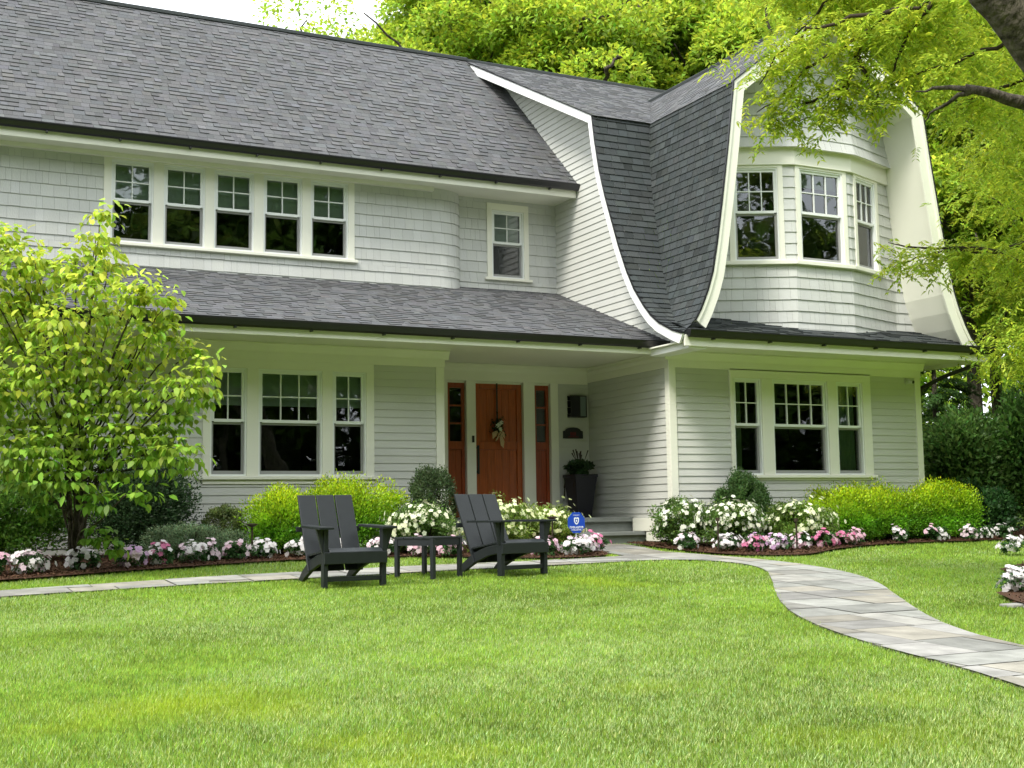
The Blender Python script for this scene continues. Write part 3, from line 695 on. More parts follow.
m = MB(); m.tube([(-.03, 0, 0), (-.03, -.03, 0)], .045, 14); m.tube([(-.03, -.03, 0), (0, -.09, -.015)], .028, 12); m.build('housing', M['lens'], t, smooth=True)
m = MB(); m.tube([(0, -.088, -.015), (.004, -.105, -.018)], .024, 12); m.build('lens', M['black'], t)
# wreath of flowers with ribbon hanging on the door
t = empty('door_bouquet', (-1.56, DY+.02, 1.98), 'white flower swag with burlap bow hanging on the front door', 'bouquet')
m = MB(); m.box(-.012, .012, -.004, 0, -.1, .47); m.build('hanging_ribbon', M['black'], t)
n = 140; P = rng.normal(0, 1, (n, 3))*np.array([.045, .02, .075])+np.array([0, -.03, -.17])
o = npmesh('leaves', leafverts(P, rdir(n)-np.array([0, .3, .6]), rdir(n)+np.array([0, -1, 0]), .055, .022), 4, tints(n, (.025, .05, .015)), 'leaf', t)
def flowers(P, size, colr, npet, nrm=None, k_var=.1, eye=None, cup=.15):
    """5-petalled flowers: each petal one quad"""
    n = len(P); nrm = unit(nrm if nrm is not None else rdir(n)+np.array([0, -.6, .7])); a0 = unit(np.cross(nrm, rdir(n))); b0 = np.cross(nrm, a0)
    Vs = []; Ts = []; cc = tints(n, colr, k_var, .03)
    for j in range(npet):
        th = j*2*math.pi/npet; ax = a0*math.cos(th)+b0*math.sin(th)+nrm*cup
        Vs.append(leafverts(P, ax, nrm, size, size*1.15, .02)); Ts.append(cc*(1+rng.normal(0, .04, (n, 1))))
    return np.concatenate(Vs), np.concatenate(Ts).clip(0, .95)
V, T_ = flowers(np.array([[.035, -.07, -.12], [-.03, -.07, -.17], [.02, -.07, -.22], [-.005, -.075, -.15]]), .036, (.75, .76, .62), 6, np.tile([0., -1, 0], (4, 1)))
npmesh('white_blossoms', V, 4, T_, 'petal', t)
m = MB(); 
for q in (((0, -.06, -.27), (-.1, -.05, -.37), (-.11, -.05, -.27), (-.04, -.06, -.24)), ((0, -.06, -.27), (.1, -.05, -.36), (.09, -.05, -.26), (.04, -.06, -.24)), ((.0, -.055, -.28), (.03, -.05, -.46), (.075, -.05, -.50), (.09, -.05, -.40), (.04, -.055, -.28)), ((0, -.055, -.28), (-.06, -.05, -.40), (-.02, -.05, -.37), (.02, -.055, -.28))): m.add(q, [tuple(range(len(q)))])
m.build('burlap_bow', M['ribbon'], t)
# ================================================================ plants
def blobpts(n, rx, ry, h, inner=.72, lump=.14, seed=0, sq=2.3):
    """points in many small overlapping clumps spread over a rounded mound that reaches the ground"""
    r_ = np.random.default_rng(seed); nc = int(max(10, min(150, 48*(rx+ry+h)/.9)))
    d = unit(r_.normal(size=(nc*3, 3))); d = d[d[:, 2] > -.75][:nc]; nc = len(d)
    k = (np.abs(d[:, 0])**sq+np.abs(d[:, 1])**sq+np.abs(d[:, 2])**sq)**(-1/sq)
    C_ = d*(k*(inner+(1-inner)*r_.random(nc)*.8)*(1+lump*r_.normal(0, 1, nc)*.6))[:, None]*.86
    w_ = r_.integers(0, nc, n); e = unit(r_.normal(size=(n, 3)))*(r_.random(n)**.6)[:, None]
    sz = (.21+lump*.55)*(.7+.6*r_.random(nc))
    P = C_[w_]+e*sz[w_][:, None]
    dd = unit(P); P = P*np.array([rx, ry, h*.54]); P[:, 2] += h*.46
    P[:, 2] = np.where(P[:, 2] < .01, .01+r_.random(n)*.12*h, P[:, 2]); blobpts.tone = (1+r_.normal(0, .16, nc).clip(-.35, .4))[w_]; return P, dd
def shrub(name, x, y, rx, ry, h, n, ll, pal, label, cat='shrub', group=None, top=None, nfl=0, fcol=(.8, .8, .74), fsize=.03, seed=1, z=None, lw=.5, up=.6, stems=8, inner=.7, lump=.14, fpet=5, flow=None, sq=2.3):
    zz = G(x, y)+.03 if z is None else z
    n = int(n*1.9); ll = ll*1.08
    t = empty(name, (x, y, zz), label, cat, group)
    P, d = blobpts(n, rx, ry, h, inner, lump, seed, sq); tone = blobpts.tone
    ax = d*.8+rdir(len(P))*.8+np.array([0, 0, up]); nn = d+rdir(len(P))*.5+np.array([0, 0, .5])
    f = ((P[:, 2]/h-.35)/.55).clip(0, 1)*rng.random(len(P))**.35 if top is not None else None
    V = leafverts(P, ax, nn, ll*rng.uniform(.7, 1.3, len(P)), ll*lw*rng.uniform(.8, 1.2, len(P)))
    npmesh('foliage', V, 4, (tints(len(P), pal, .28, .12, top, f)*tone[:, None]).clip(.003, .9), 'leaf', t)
    m = MB(); r2 = random.Random(seed)
    for i in range(stems):
        a = r2.uniform(0, 6.28); q = r2.uniform(.3, .75)
        m.tube([(0, 0, -.05), (rx*q*.4*math.cos(a), ry*q*.4*math.sin(a), h*.35), (rx*q*math.cos(a), ry*q*math.sin(a), h*.75)], [.012, .008, .004], 5)
    m.build('stems', M['twig'], t)
    if nfl:
        P, d = blobpts(nfl, rx*1.03, ry*1.03, h*1.03, .98, lump, seed, sq); k = (d[:, 2] > -.2) & ((np.abs(P-np.array([0, 0, h*.46]))/np.array([rx, ry, h*.54])**1).max(1) > .45); P, d = P[k], d[k]
        if flow: k = P[:, 2] > flow*h; P, d = P[k], d[k]
        V, T_ = flowers(P, fsize, fcol, fpet, d+rdir(len(P))*.35)
        npmesh('blossoms', V, 4, T_, 'petal', t)
    return t
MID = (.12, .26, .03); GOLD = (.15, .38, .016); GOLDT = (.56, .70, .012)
AZ = (.12, .22, .04)
# left bed
shrub('leafy_shrub', -8.70, .05, 1.0, .6, 1.02, 12000, .045, MID, 'large mid green shrub at the far left below the wall', seed=2, lump=.3)
shrub('dark_holly', -7.05, .38, .62, .45, 1.25, 13000, .035, (.035, .075, .025), 'tall dark green holly behind the small tree', seed=3, inner=.5, lump=.35)
shrub('boxwood_ball', -6.12, .38, .33, .30, .60, 6000, .024, (.12, .17, .045), 'round olive green boxwood under the left end of the three part window', seed=4, lump=.08)
shrub('variegated_shrub', -6.58, -.22, .58, .30, .40, 8000, .026, (.19, .28, .14), 'low pale green mounded shrub in front of the round boxwood', seed=5)
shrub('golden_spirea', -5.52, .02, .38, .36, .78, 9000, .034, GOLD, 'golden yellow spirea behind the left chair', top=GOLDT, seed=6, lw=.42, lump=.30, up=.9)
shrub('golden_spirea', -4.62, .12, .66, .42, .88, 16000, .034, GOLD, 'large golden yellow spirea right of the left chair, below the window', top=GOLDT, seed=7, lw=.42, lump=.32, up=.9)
shrub('boxwood', -3.52, .12, .38, .32, 1.04, 9000, .028, (.07, .115, .04), 'upright grey green boxwood left of the front door', seed=8, lump=.05, inner=.88)
shrub('white_azalea', -3.85, -.40, .44, .32, .60, 6000, .032, AZ, 'white flowering azalea behind the small table', nfl=460, fcol=(.80, .82, .60), fsize=.035, seed=9, lump=.28)
shrub('white_azalea', -2.90, -.50, .46, .36, .62, 6000, .032, (.20, .30, .045), 'pale yellow white azalea behind the right chair', nfl=560, fcol=(.80, .85, .50), fsize=.032, seed=10, lump=.28)
shrub('white_azalea', -2.15, -.35, .46, .36, .54, 6000, .032, (.24, .34, .05), 'pale azalea just behind the blue yard sign', nfl=460, fcol=(.80, .86, .48), fsize=.030, seed=11, lump=.28)
shrub('boxwood_cone', .90, -.36, .47, .36, 1.02, 18000, .026, (.065, .14, .032), 'dark green conical boxwood left of the right wing window', seed=12, sq=1.6, lump=.04, inner=.88)
shrub('boxwood_hedge', 1.85, -.26, .52, .25, .55, 8000, .024, (.06, .11, .024), 'low clipped boxwood under the right wing window', seed=13, lump=.05, inner=.85)
shrub('white_azalea', -.18, -.45, .34, .34, .60, 5000, .034, AZ, 'white azalea at the corner of the porch side wall', nfl=380, fcol=(.80, .82, .70), fsize=.035, seed=14, lump=.28)
shrub('white_azalea', .40, -.78, .46, .34, .60, 7000, .034, AZ, 'wide white azalea in front of the dark boxwood cone', nfl=640, fcol=(.80, .82, .66), fsize=.035, seed=15, lump=.28)
shrub('white_azalea', 1.52, -.80, .50, .34, .56, 7000, .034, (.16, .27, .04), 'white azalea beside the golden spireas', nfl=620, fcol=(.80, .83, .58), fsize=.035, seed=16, lump=.28)
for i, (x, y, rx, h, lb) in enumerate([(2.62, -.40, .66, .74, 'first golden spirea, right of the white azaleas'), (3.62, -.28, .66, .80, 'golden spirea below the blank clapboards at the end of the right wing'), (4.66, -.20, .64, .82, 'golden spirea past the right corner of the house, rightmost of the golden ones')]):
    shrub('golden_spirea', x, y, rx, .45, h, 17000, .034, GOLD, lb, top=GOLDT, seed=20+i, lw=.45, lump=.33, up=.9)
shrub('hydrangea', 5.75, .05, .55, .45, .72, 5000, .065, (.045, .125, .03), 'broad leaved green shrub at the right end of the bed', seed=24, lw=.7, lump=.3)
# bedding flowers
COLS = {'white': (.84, .80, .80), 'pink': (.80, .52, .62), 'rose': (.66, .20, .36), 'lilac': (.74, .50, .74), 'blush': (.84, .68, .74)}
def bedding(x, y, r_, col_, label, seed, col2=None, h=.20):
    t = empty('bedding_flowers', (x, y, G(x, y)+.035), label, 'flowers', 'low bedding flowers along the bed edges')
    P, d = blobpts(560, r_, r_*.9, h, .5, .25, seed)
    npmesh('foliage', leafverts(P, d+rdir(len(P))*.7, d+rdir(len(P))*.5+np.array([0, 0, 1.]), .036, .022), 4, tints(len(P), (.05, .13, .03), .25), 'leaf', t)
    nf = int(70*(r_/.17)**2); P, d = blobpts(nf, r_*1.04, r_*.95, h*1.08, .9, .25, seed+1); nn = d+np.array([0, -.5, .5])
    hcol = np.tile(np.array(COLS[col_]), (len(P), 1))
    if col2: k = rng.random(len(P)) < .4; hcol[k] = COLS[col2]
    P[:, 2] += .012; V, T_ = flowers(P, .034, (1, 1, 1), 5, nn, .03); T_ = T_*np.tile(hcol, (5, 1))
    npmesh('blossoms', V, 4, T_.clip(0, .9), 'petal', t)
LB = [(-8.75, -1.45, .13, 'pink', 'pink clump at the far left edge', None), (-8.41, -1.35, .19, 'white', 'loose white clump first from the left in the mulch', 'blush'), (-7.90, -1.12, .16, 'white', 'dense white clump under the small tree', None),
      (-7.42, -1.02, .17, 'blush', 'lilac and white clump right of the small tree trunk', 'lilac'), (-7.08, -.88, .15, 'rose', 'rose and white clump in front of the dark holly', 'white'), (-6.70, -.72, .17, 'white', 'white clump in front of the pale mounded shrub', 'blush'), (-6.50, -.58, .13, 'blush', 'small blush clump touching the pale mounded shrub', None),
      (-6.16, -.52, .15, 'blush', 'blush clump before the round boxwood', 'pink'), (-5.86, -.44, .17, 'white', 'white clump left of the left chair back', None), (-5.42, -.42, .15, 'white', 'white clump seen behind the left chair seat', None),
      (-4.85, -.42, .13, 'white', 'white clump between the left chair arm and the big spirea', None), (-4.42, -.50, .16, 'blush', 'white and blush clump left of the small table top', 'white'), (-4.02, -.62, .15, 'blush', 'blush clump framed by the small table legs', 'pink'), (-3.72, -.86, .15, 'pink', 'pink clump right of the small table', 'white'),
      (-3.20, -1.05, .14, 'pink', 'pink clump seen through the right chair', 'blush'), (-2.60, -1.15, .19, 'pink', 'pink clump right of the right chair', 'blush'), (-2.20, -1.22, .19, 'white', 'white clump directly under the blue sign', None), (-1.95, -.90, .18, 'blush', 'pale lilac clump right of the blue sign', 'lilac'), (-1.72, -.78, .16, 'rose', 'dark rose clump at the walk corner by the steps', 'blush')]
for i, (x, y, r_, c, l, c2) in enumerate(LB): bedding(x, y, r_, c, l, 100+i*2, c2)
RB = [(-.42, -.95, .14, 'white', 'white clump at the porch end of the right bed', 'blush'), (-.10, -1.35, .17, 'white', 'white clump beside the left path light', None), (.18, -1.55, .14, 'rose', 'rose clump in front of the wide white azalea', 'pink'),
      (.42, -1.30, .15, 'lilac', 'bright lilac clump with white edge', 'pink'), (.70, -1.42, .16, 'lilac', 'pale lilac clump right of the bright one', 'white'), (1.02, -1.45, .15, 'pink', 'pink and white clump at the grass edge by the right path light', 'white'),
      (1.60, -1.22, .15, 'pink', 'rose pink clump left of the large pink one', 'rose'), (2.05, -1.08, .18, 'pink', 'large bright pink clump before the first golden spirea', 'rose'), (2.30, -1.02, .14, 'pink', 'pink clump touching the large pink one on its right', None), 
      (3.30, -.82, .13, 'white', 'small white clump under the second golden spirea', 'blush'), (3.92, -.80, .12, 'pink', 'small pink clump under the golden hedge', 'white'), (4.12, -.78, .11, 'white', 'small white clump right of the small pink one', None),
      (4.72, -.78, .13, 'blush', 'small blush clump toward the end of the bed', 'white'), (5.05, -.76, .12, 'white', 'small white clump toward the end of the bed', None), (5.42, -.74, .12, 'white', 'last white clump before the broad leaved shrub', None),
      (3.25, -2.85, .17, 'white', 'white clump in the upper mulch island by the right edge', None), (-.62, -6.42, .18, 'white', 'white clump in the lower mulch island by the right edge', None)]
for i, (x, y, r_, c, l, c2) in enumerate(RB): bedding(x, y, r_, c, l, 200+i*2, c2)
m = MB()
for k in range(7):
    a = (-1.35+k*.02+.21*k*.3, -7.05-.17*k); m.box(a[0]-.1, a[0]+.1, a[1]-.075, a[1]+.075, G(*a)+.0, G(*a)+.035)
tagset(m.build('edging_stones', 'stone', bevel=.012), 'low row of pale edging stones round the lower mulch island', 'edging stones')
# planter by the door
t = empty('tall_planter', (-.36, 1.92, .44), 'tall black tapered planter by the porch corner', 'planter')
m = MB(); rings = [(.115, 0), (.118, .02), (.185, .60), (.195, .60), (.195, .64), (.175, .64), (.165, .60)]
vs = []; fs = []
for r_, z in rings: vs += [(sx*r_, sy*r_, z) for sx, sy in ((-1, -1), (1, -1), (1, 1), (-1, 1))]
for i in range(len(rings)-1):
    for k in range(4): fs.append((i*4+k, i*4+(k+1) % 4, (i+1)*4+(k+1) % 4, (i+1)*4+k))
fs += [(3, 2, 1, 0), tuple(range(24, 28))]; m.add(vs, fs); m.build('pot', M['pot'], t, bevel=.006)
p = shrub('potted_plant', -.36, 1.92, .25, .22, .30, 1500, .05, (.03, .07, .02), 'trailing dark leaved plant with purple spikes in the black planter', 'plant', seed=31, z=1.03, inner=.3)
m = MB()
for k in range(9):
    a = random.uniform(0, 6.28); m.tube([(0, 0, .1), (.08*math.cos(a), .06*math.sin(a), .28), (.13*math.cos(a), .1*math.sin(a), .34+.1*random.random())], [.004, .004, .011], 5)
for k in range(6):
    a = random.uniform(2.2, 4); m.tube([(.15*math.cos(a), .15*math.sin(a), .05), (.24*math.cos(a), .22*math.sin(a), -.05), (.26*math.cos(a), .23*math.sin(a), -.32*random.random()-.1)], .005, 5)
m.build('flower_spikes', M['twig'], p)
# yard sign
t = empty('yard_sign', (-2.20, -1.20, G(-2.2, -1.20)), 'blue octagonal sign on a thin white post among pink flowers', 'sign')
m = MB(); m.tube([(0, .012, 0), (0, .012, .42)], .007, 6); m.build('post', M['whitepaint'], t)
oc = [(.125*math.cos(a), .135*math.sin(a)+.42) for a in [R(22.5+45*k) for k in range(8)]]
m = MB(); m.prism(oc, lambda a, b: (a, -.004, b), lambda a, b: (a, .004, b)); m.build('sign_board', M['blue'], t)
m = MB(); sh = [(-.035, .475), (-.018, .485), (0, .478), (.018, .485), (.035, .475), (.034, .435), (.018, .405), (0, .395), (-.018, .405), (-.034, .435)]
shi = [(a*.62, (b-.44)*.62+.44) for a, b in sh]
for i in range(10): j = (i+1) % 10; m.quad((sh[i][0], -.006, sh[i][1]), (sh[j][0], -.006, sh[j][1]), (shi[j][0], -.006, shi[j][1]), (shi[i][0], -.006, shi[i][1]))
m.box(-.008, .008, -.007, -.0045, .43, .455)
def strokes(x0, x1, z, h, n):
    w_ = (x1-x0)/n
    for k in range(n):
        a = x0+w_*k; m.box(a+.1*w_, a+.32*w_, -.007, -.0045, z, z+h)
        if k % 3 != 1: m.box(a+.32*w_, a+.8*w_, -.007, -.0045, z+h*(.0 if k % 2 else .75), z+h*(.25 if k % 2 else 1))
        if k % 3 != 0: m.box(a+.6*w_, a+.8*w_, -.007, -.0045, z+(h*.25 if k % 2 else 0), z+h*(.75 if not k % 2 else 1))
strokes(-.095, .095, .350, .026, 9); strokes(-.07, .07, .325, .014, 10); strokes(-.045, .045, .505, .009, 8)
m.build('emblem', M['whitepaint'], t)
# path lights
def pathlight(x, y, h, lb, hood):
    t = empty('path_light', (x, y, G(x, y)+.03), lb, 'garden light', 'bronze path lights in the beds')
    m = MB(); m.tube([(0, 0, 0), (0, 0, h)], .011, 8); m.build('stake', M['bronze'], t)
    m = MB()
    if hood: m.tube([(0, 0, h), (0, 0, h+.03), (0, 0, h+.042)], [.022, .075, .02], 14)
    else: m.tube([(0, 0, h-.03), (0, 0, h+.015)], .026, 10)
    m.build('lamp_head', M['bronze'], t)
pathlight(-.28, -1.42, .42, 'thin bronze path light at the left of the right bed', 0); pathlight(.88, -1.52, .40, 'thin bronze path light between lilac and pink flowers', 0)
pathlight(-5.98, -.45, .36, 'mushroom capped path light left of the left chair', 1); pathlight(-2.45, -1.05, .42, 'mushroom capped path light above the right chair arm', 1)
# fence at the far right
t = empty('metal_fence', (7.2, 3.4, G(7, 3)), 'black metal picket fence between the house and the dark shrubs', 'fence')
for k in range(3):
    x = -2.4+k*2.4; m = MB(); m.box(x-.03, x+.03, -.03, .03, 0, 1.28); m.build('post', M['black'], t)
m = MB()
for z in (.15, 1.05, 1.2): m.box(-2.4, 2.4, -.012, .012, z, z+.03)
m.build('rail', M['black'], t)
m = MB(); x = -2.33
while x < 2.4: m.box(x-.008, x+.008, -.008, .008, .05, 1.24); x += .1
m.build('pickets', M['black'], t)
# ================================================================ chairs and table
def chair_make():
    t = empty('adirondack_chair', (0, 0, 0), 'x', 'chair', 'charcoal garden chairs on the lawn')
    W = .27           # half width to the leg centre ; front is -y
    SL = lambda y: .312-.075*(y+.26)/.50      # seat height falls to the back
    for s in (-1, 1):
        m = MB(); x = s*W; m.prism([(-.30, 0), (-.235, 0), (-.235, .50), (-.30, .50)], lambda a, b: (x-.021, a, b), lambda a, b: (x+.021, a, b)); m.build('front_leg', M['chair'], t, bevel=.004)
        m = MB(); x = s*(W-.045); top = [(-.235, .305), (.0, .265), (.20, .20), (.36, .10), (.47, 0), (.37, 0), (.28, .055), (.12, .13), (-.05, .185), (-.235, .215)]
        m.prism(top, lambda a, b: (x-.018, a, b), lambda a, b: (x+.018, a, b)); m.build('rear_leg', M['chair'], t, bevel=.004)
        m = MB(); x = s*(W+.018); pl = [(-.36, 0), (-.36, .0)]
        ax = [(s*(W-.045), -.37), (s*(W+.09), -.37), (s*(W+.095), -.20), (s*(W+.06), .16), (s*(W+.02), .22), (s*(W-.04), .22)]
        m.prism(ax if s > 0 else ax[::-1], lambda a, b: (a, b, .500), lambda a, b: (a, b, .522)); m.build('armrest', M['chair'], t, bevel=.004)
        m = MB(); x = s*(W+.034); br = [(-.295, .5), (-.295, .28), (-.285, .28), (-.175, .5)]
        br = [(s*(W+.022), .28), (s*(W+.085), .5), (s*(W+.022), .5)]
        m.prism(br if s > 0 else br[::-1], lambda a, b: (a, -.290, b), lambda a, b: (a, -.260, b)); m.build('arm_bracket', M['chair'], t, bevel=.002)
    m = MB(); m.box(-W-.02, W+.02, -.322, -.300, .205, .305); m.build('front_apron', M['chair'], t, bevel=.004)
    m = MB(); m.box(-W+.02, W-.02, -.285, -.262, .055, .095); m.build('stretcher', M['chair'], t, bevel=.003)
    m = MB(); m.prism([(-.326, .305), (-.30, .297), (-.225, .312), (-.225, .332), (-.262, .338), (-.30, .330)], lambda a, b: (-W+.025, a, b), lambda a, b: (W-.025, a, b), (1.5, 1.5, 1.5)); m.build('seat_slat', M['chair'], t, bevel=.006)  # inclined front slat: its lit band is put into the lighter tint
    for k in range(1, 5):
        y0 = -.318+k*.105; y1 = y0+.097; m = MB(); c = (1.15, 1.15, 1.15)  # light on the seat top painted in as a slightly lighter tint
        pl = [(y0, SL(y0)-.0), (y1, SL(y1)), (y1, SL(y1)+.02), (y0, SL(y0)+.02)]
        m.prism(pl, lambda a, b: (-W+.025, a, b), lambda a, b: (W-.025, a, b), c); m.build('seat_slat', M['chair'], t, bevel=.004)
    th = R(24); by, bz = .145, .12
    for k in (-1, 0, 1):
        m = MB(); w_ = .168; x0 = k*(w_+.010)-w_/2; L2 = .725
        def Tb(x, a, b): return (x, by+a*math.cos(th)+b*math.sin(th), bz-a*math.sin(th)+b*math.cos(th))
        m.box(x0, x0+w_, 0, .022, 0, L2, T=Tb); m.build('back_slat', M['chair'], t, bevel=.005)
    m = MB(); m.box(-W-.03, W+.03, by+.20, by+.23, .455, .499); m.build('back_rail', M['chair'], t, bevel=.004)
    return t
def dup(root, loc, rz, label):
    r_ = root.copy(); col.objects.link(r_); r_.location = loc; r_.rotation_euler = (0, 0, rz); r_['label'] = label
    for ch_ in list(root.children):
        c = ch_.copy(); col.objects.link(c); c.parent = r_
    return r_
c1 = chair_make(); c1['label'] = 'left charcoal slatted lawn chair, open gaps between its back slats'
CH1 = (-5.86, -3.20); CH2 = (-3.96, -2.80)
c1.location = (*CH1, G(*CH1)+.005); c1.rotation_euler = (R(2), 0, R(3)); c1.scale = (1.07, 1.07, 1.07)
c2 = dup(c1, (*CH2, G(*CH2)+.005), R(14), 'right charcoal slatted lawn chair in front of the entrance')
t = empty('side_table', (-4.82, -2.82, G(-4.82, -2.82)+.0), 'small charcoal side table between the two lawn chairs', 'table', rz=R(30))
TH = .41; a = .245
for k in range(4):
    m = MB(); m.box(-a, a, -a+k*.1235, -a+k*.1235+.118, TH-.02, TH, ); m.build('top_slat', M['chair'], t, bevel=.003)
m = MB()
for b in ((-a+.03, a-.03, -a+.008, -a+.026, TH-.085, TH-.02), (-a+.03, a-.03, a-.026, a-.008, TH-.085, TH-.02), (-a+.008, -a+.026, -a+.03, a-.03, TH-.085, TH-.02), (a-.026, a-.008, -a+.03, a-.03, TH-.085, TH-.02)): m.box(*b)
m.build('apron', M['chair'], t)
for sx in (-1, 1):
    for sy in (-1, 1): m = MB(); x, y = sx*(a-.022), sy*(a-.022); m.box(x-.021, x+.021, y-.021, y+.021, 0, TH-.021); m.build('leg', M['chair'], t, bevel=.003)
# ================================================================ trees
def branchtube(m, pts, r0, r1, n=7, wob=.0):
    k = len(pts); P = []
    for i in range(k-1):
        for j in range(3):
            f = j/3; P.append(Vector(pts[i])*(1-f)+Vector(pts[i+1])*f+Vector([random.gauss(0, wob) for _ in range(3)]))
    P.append(Vector(pts[-1])); m.tube(P, [r0+(r1-r0)*i/(len(P)-1) for i in range(len(P))], n)
def clumps(centers, rads, per, ll, pal, lw=.5, top=None, droop=.0, flat=.75, var=.3):
    V = []; T_ = []
    for c, r_ in zip(centers, rads):
        n = int(per*(r_**2)); d = rdir(n); d[:, 2] = np.where(d[:, 2] < -.3, -d[:, 2], d[:, 2]); rr = r_*(.55+.5*rng.random(n)**.5)
        P = np.array(c)+d*rr[:, None]*np.array([1, 1, flat])
        ax = d*.7+rdir(n)*.8+np.array([0, 0, -droop]); nn = rdir(n)*.6+np.array([0, 0, 1.])+d*.4
        V.append(leafverts(P, ax, nn, ll*rng.uniform(.7, 1.3, n), ll*lw*rng.uniform(.8, 1.2, n)))
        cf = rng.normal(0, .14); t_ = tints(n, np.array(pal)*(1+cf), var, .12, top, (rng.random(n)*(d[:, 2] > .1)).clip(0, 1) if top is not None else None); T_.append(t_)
    return np.concatenate(V), np.concatenate(T_)
def tree(name, x, y, h, cr, cz0, nb, per, ll, pal, top, label, cat='tree', group=None, seed=0, rb=(.6, 1.1), lw=.55, lean=(0, 0), z=None, tr=.22):
    global rng
    rs = np.random.default_rng(seed); random.seed(seed)
    t = empty(name, (x, y, G(x, max(y, -20)) if z is None else z), label, cat, group)
    C_ = []; Rr = []
    cc = np.array([lean[0], lean[1], (cz0+h)/2]); half = (h-cz0)/2
    for i in range(nb):
        d = unit(rs.normal(size=3)); q = rs.random()**.4; C_.append(cc+d*q*np.array([cr, cr, half])*.86); Rr.append(rs.uniform(*rb))
    V, T_ = clumps(C_, Rr, per, ll, pal, lw, top)
    npmesh('crown', V, 4, T_, 'leaf', t)
    m = MB(); branchtube(m, [(0, 0, -.2), (lean[0]*.3, lean[1]*.3, cz0*.7), (lean[0]*.7, lean[1]*.7, cz0+half*.7), (lean[0], lean[1], h*.93)], tr, .04, 9, .03)
    m.build('trunk', M['bark'], t, smooth=True)
    m = MB()
    for i in range(0, nb, 2):
        c = C_[i]; zb_ = max(cz0*.6, min(c[2]-1.0, h*.8)); f = min(1, zb_/(h*.93)); st = (lean[0]*f, lean[1]*f, zb_)
        mid = ((st[0]+c[0])/2, (st[1]+c[1])/2, (st[2]*.35+c[2]*.65)); branchtube(m, [st, mid, tuple(c)], tr*.3, .015, 6, .05)
    if tr > .2:
        for i in range(0, nb, 8):
            c = np.array(C_[i])+np.array([-.45, -.9, 0])*Rr[i]; e = c+np.array([rs.uniform(-1.6, 1.6), rs.uniform(-.3, .3), rs.uniform(.2, 1.3)]); md = (c+e)/2+rs.normal(0, .18, 3)
            branchtube(m, [tuple(C_[i]), tuple(c), tuple(md), tuple(e)], .06, .02, 6, .03)
    m.build('limbs', M['bark'], t, smooth=True)
    return t
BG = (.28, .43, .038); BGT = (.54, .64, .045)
bgt = [(-1.1, 13.4, 12.5, 1.6, 5, 'pale loose tree showing past the ridge beside the open sky', 1), (3.4, 15, 15.5, 2.6, 6, 'bright yellow green tree just right of the open sky', 2), (3.6, 13.5, 15.6, 3.2, 6, 'bright green tree behind the main ridge above the white gable board', 3), (7.0, 12.5, 15.6, 3.2, 6, 'bright yellow tree behind the meeting of the two roofs', 4),
       (9.6, 9.0, 14.5, 3.0, 4, 'tall bright tree left of the gambrel peak', 5), (5.2, 10.8, 14.0, 2.6, 5, 'bright tree close behind the roof between the two tall ones', 10), (8.3, 10.4, 13.8, 2.6, 4, 'bright tree close behind the valley of the two roofs', 11), (11.0, 5.0, 13.5, 3.0, 2.5, 'bright green tree right behind the front gable', 6), (15.0, 8, 15, 3.6, 2.5, 'tall green tree far right behind the house', 7), (13.4, 1.6, 12.5, 3.0, 2.2, 'bright green tree at the right edge beyond the fence', 8), (18, 3.5, 14, 4, 2, 'green tree farthest right in the woods', 9)]
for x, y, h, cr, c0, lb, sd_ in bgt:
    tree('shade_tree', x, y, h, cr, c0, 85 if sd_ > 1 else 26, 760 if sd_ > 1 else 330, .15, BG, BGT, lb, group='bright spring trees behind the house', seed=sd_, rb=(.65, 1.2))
_f2 = np.array([_f.x, _f.y]); _f2 /= np.linalg.norm(_f2); _s2 = np.array([_f2[1], -_f2[0]]); cs = []
for k in range(520):
    d = rng.uniform(42, 60); l = rng.uniform(-.12, .62); z = rng.uniform(0, 1)*(24 if l > .03 else 12)
    p = np.array(CAM[:2])+_f2*d+_s2*l*d; cs.append((p[0], p[1], z))
V, T_ = clumps(cs, rng.uniform(1.5, 2.6, len(cs)), 75, .42, (.28, .43, .05), .6, (.50, .62, .05))
tagset(npmesh('distant_woods', V, 4, T_, 'leaf'), 'mass of green woods far behind the house', 'woods', kind='stuff')
# dark evergreens and shrubs at the right of the house
def conifer(x, y, h, r_, lb, seed, pal=(.05, .11, .025)):
    t = empty('hemlock', (x, y, G(x, y)), lb, 'evergreen tree', 'dark evergreens right of the house'); rs = np.random.default_rng(seed)
    m = MB(); m.tube([(0, 0, -.1), (0, 0, h*.95)], [.10, .015], 7); m.build('trunk', M['bark'], t)
    V = []; Ts = []
    for k in range(int(h*17)):
        z = .25+(h-.4)*rs.random(); R_ = r_*(1-z/h)**.8*rs.uniform(.75, 1.1); a = rs.uniform(0, 6.28); n = int(60+R_*130)
        u = rs.random(n)**.7; side = rs.normal(0, .11, n)*(1-.4*u)*R_
        P = np.stack([np.cos(a)*u*R_-np.sin(a)*side, np.sin(a)*u*R_+np.cos(a)*side, z-.25*u*u*R_+rs.normal(0, .02, n)], 1)
        ax = np.stack([np.cos(a+rs.normal(0, .8, n)), np.sin(a+rs.normal(0, .8, n)), rs.normal(-.35, .25, n)], 1); nn = rdir(n)*.4+np.array([0, 0, 1.])
        V.append(leafverts(P, ax, nn, .085, .035)); Ts.append(tints(n, np.array(pal)*(1+rs.normal(0, .2)), .3))
    npmesh('crown', np.concatenate(V), 4, np.concatenate(Ts), 'leaf', t)
conifer(7.6, 4.9, 4.6, 1.5, 'dark hemlock directly behind the black fence', 1); conifer(9.2, 4.3, 5.0, 1.6, 'dark hemlock right of the one behind the fence', 2); conifer(6.6, 6.6, 4.2, 1.4, 'dark hemlock close to the house side', 3)
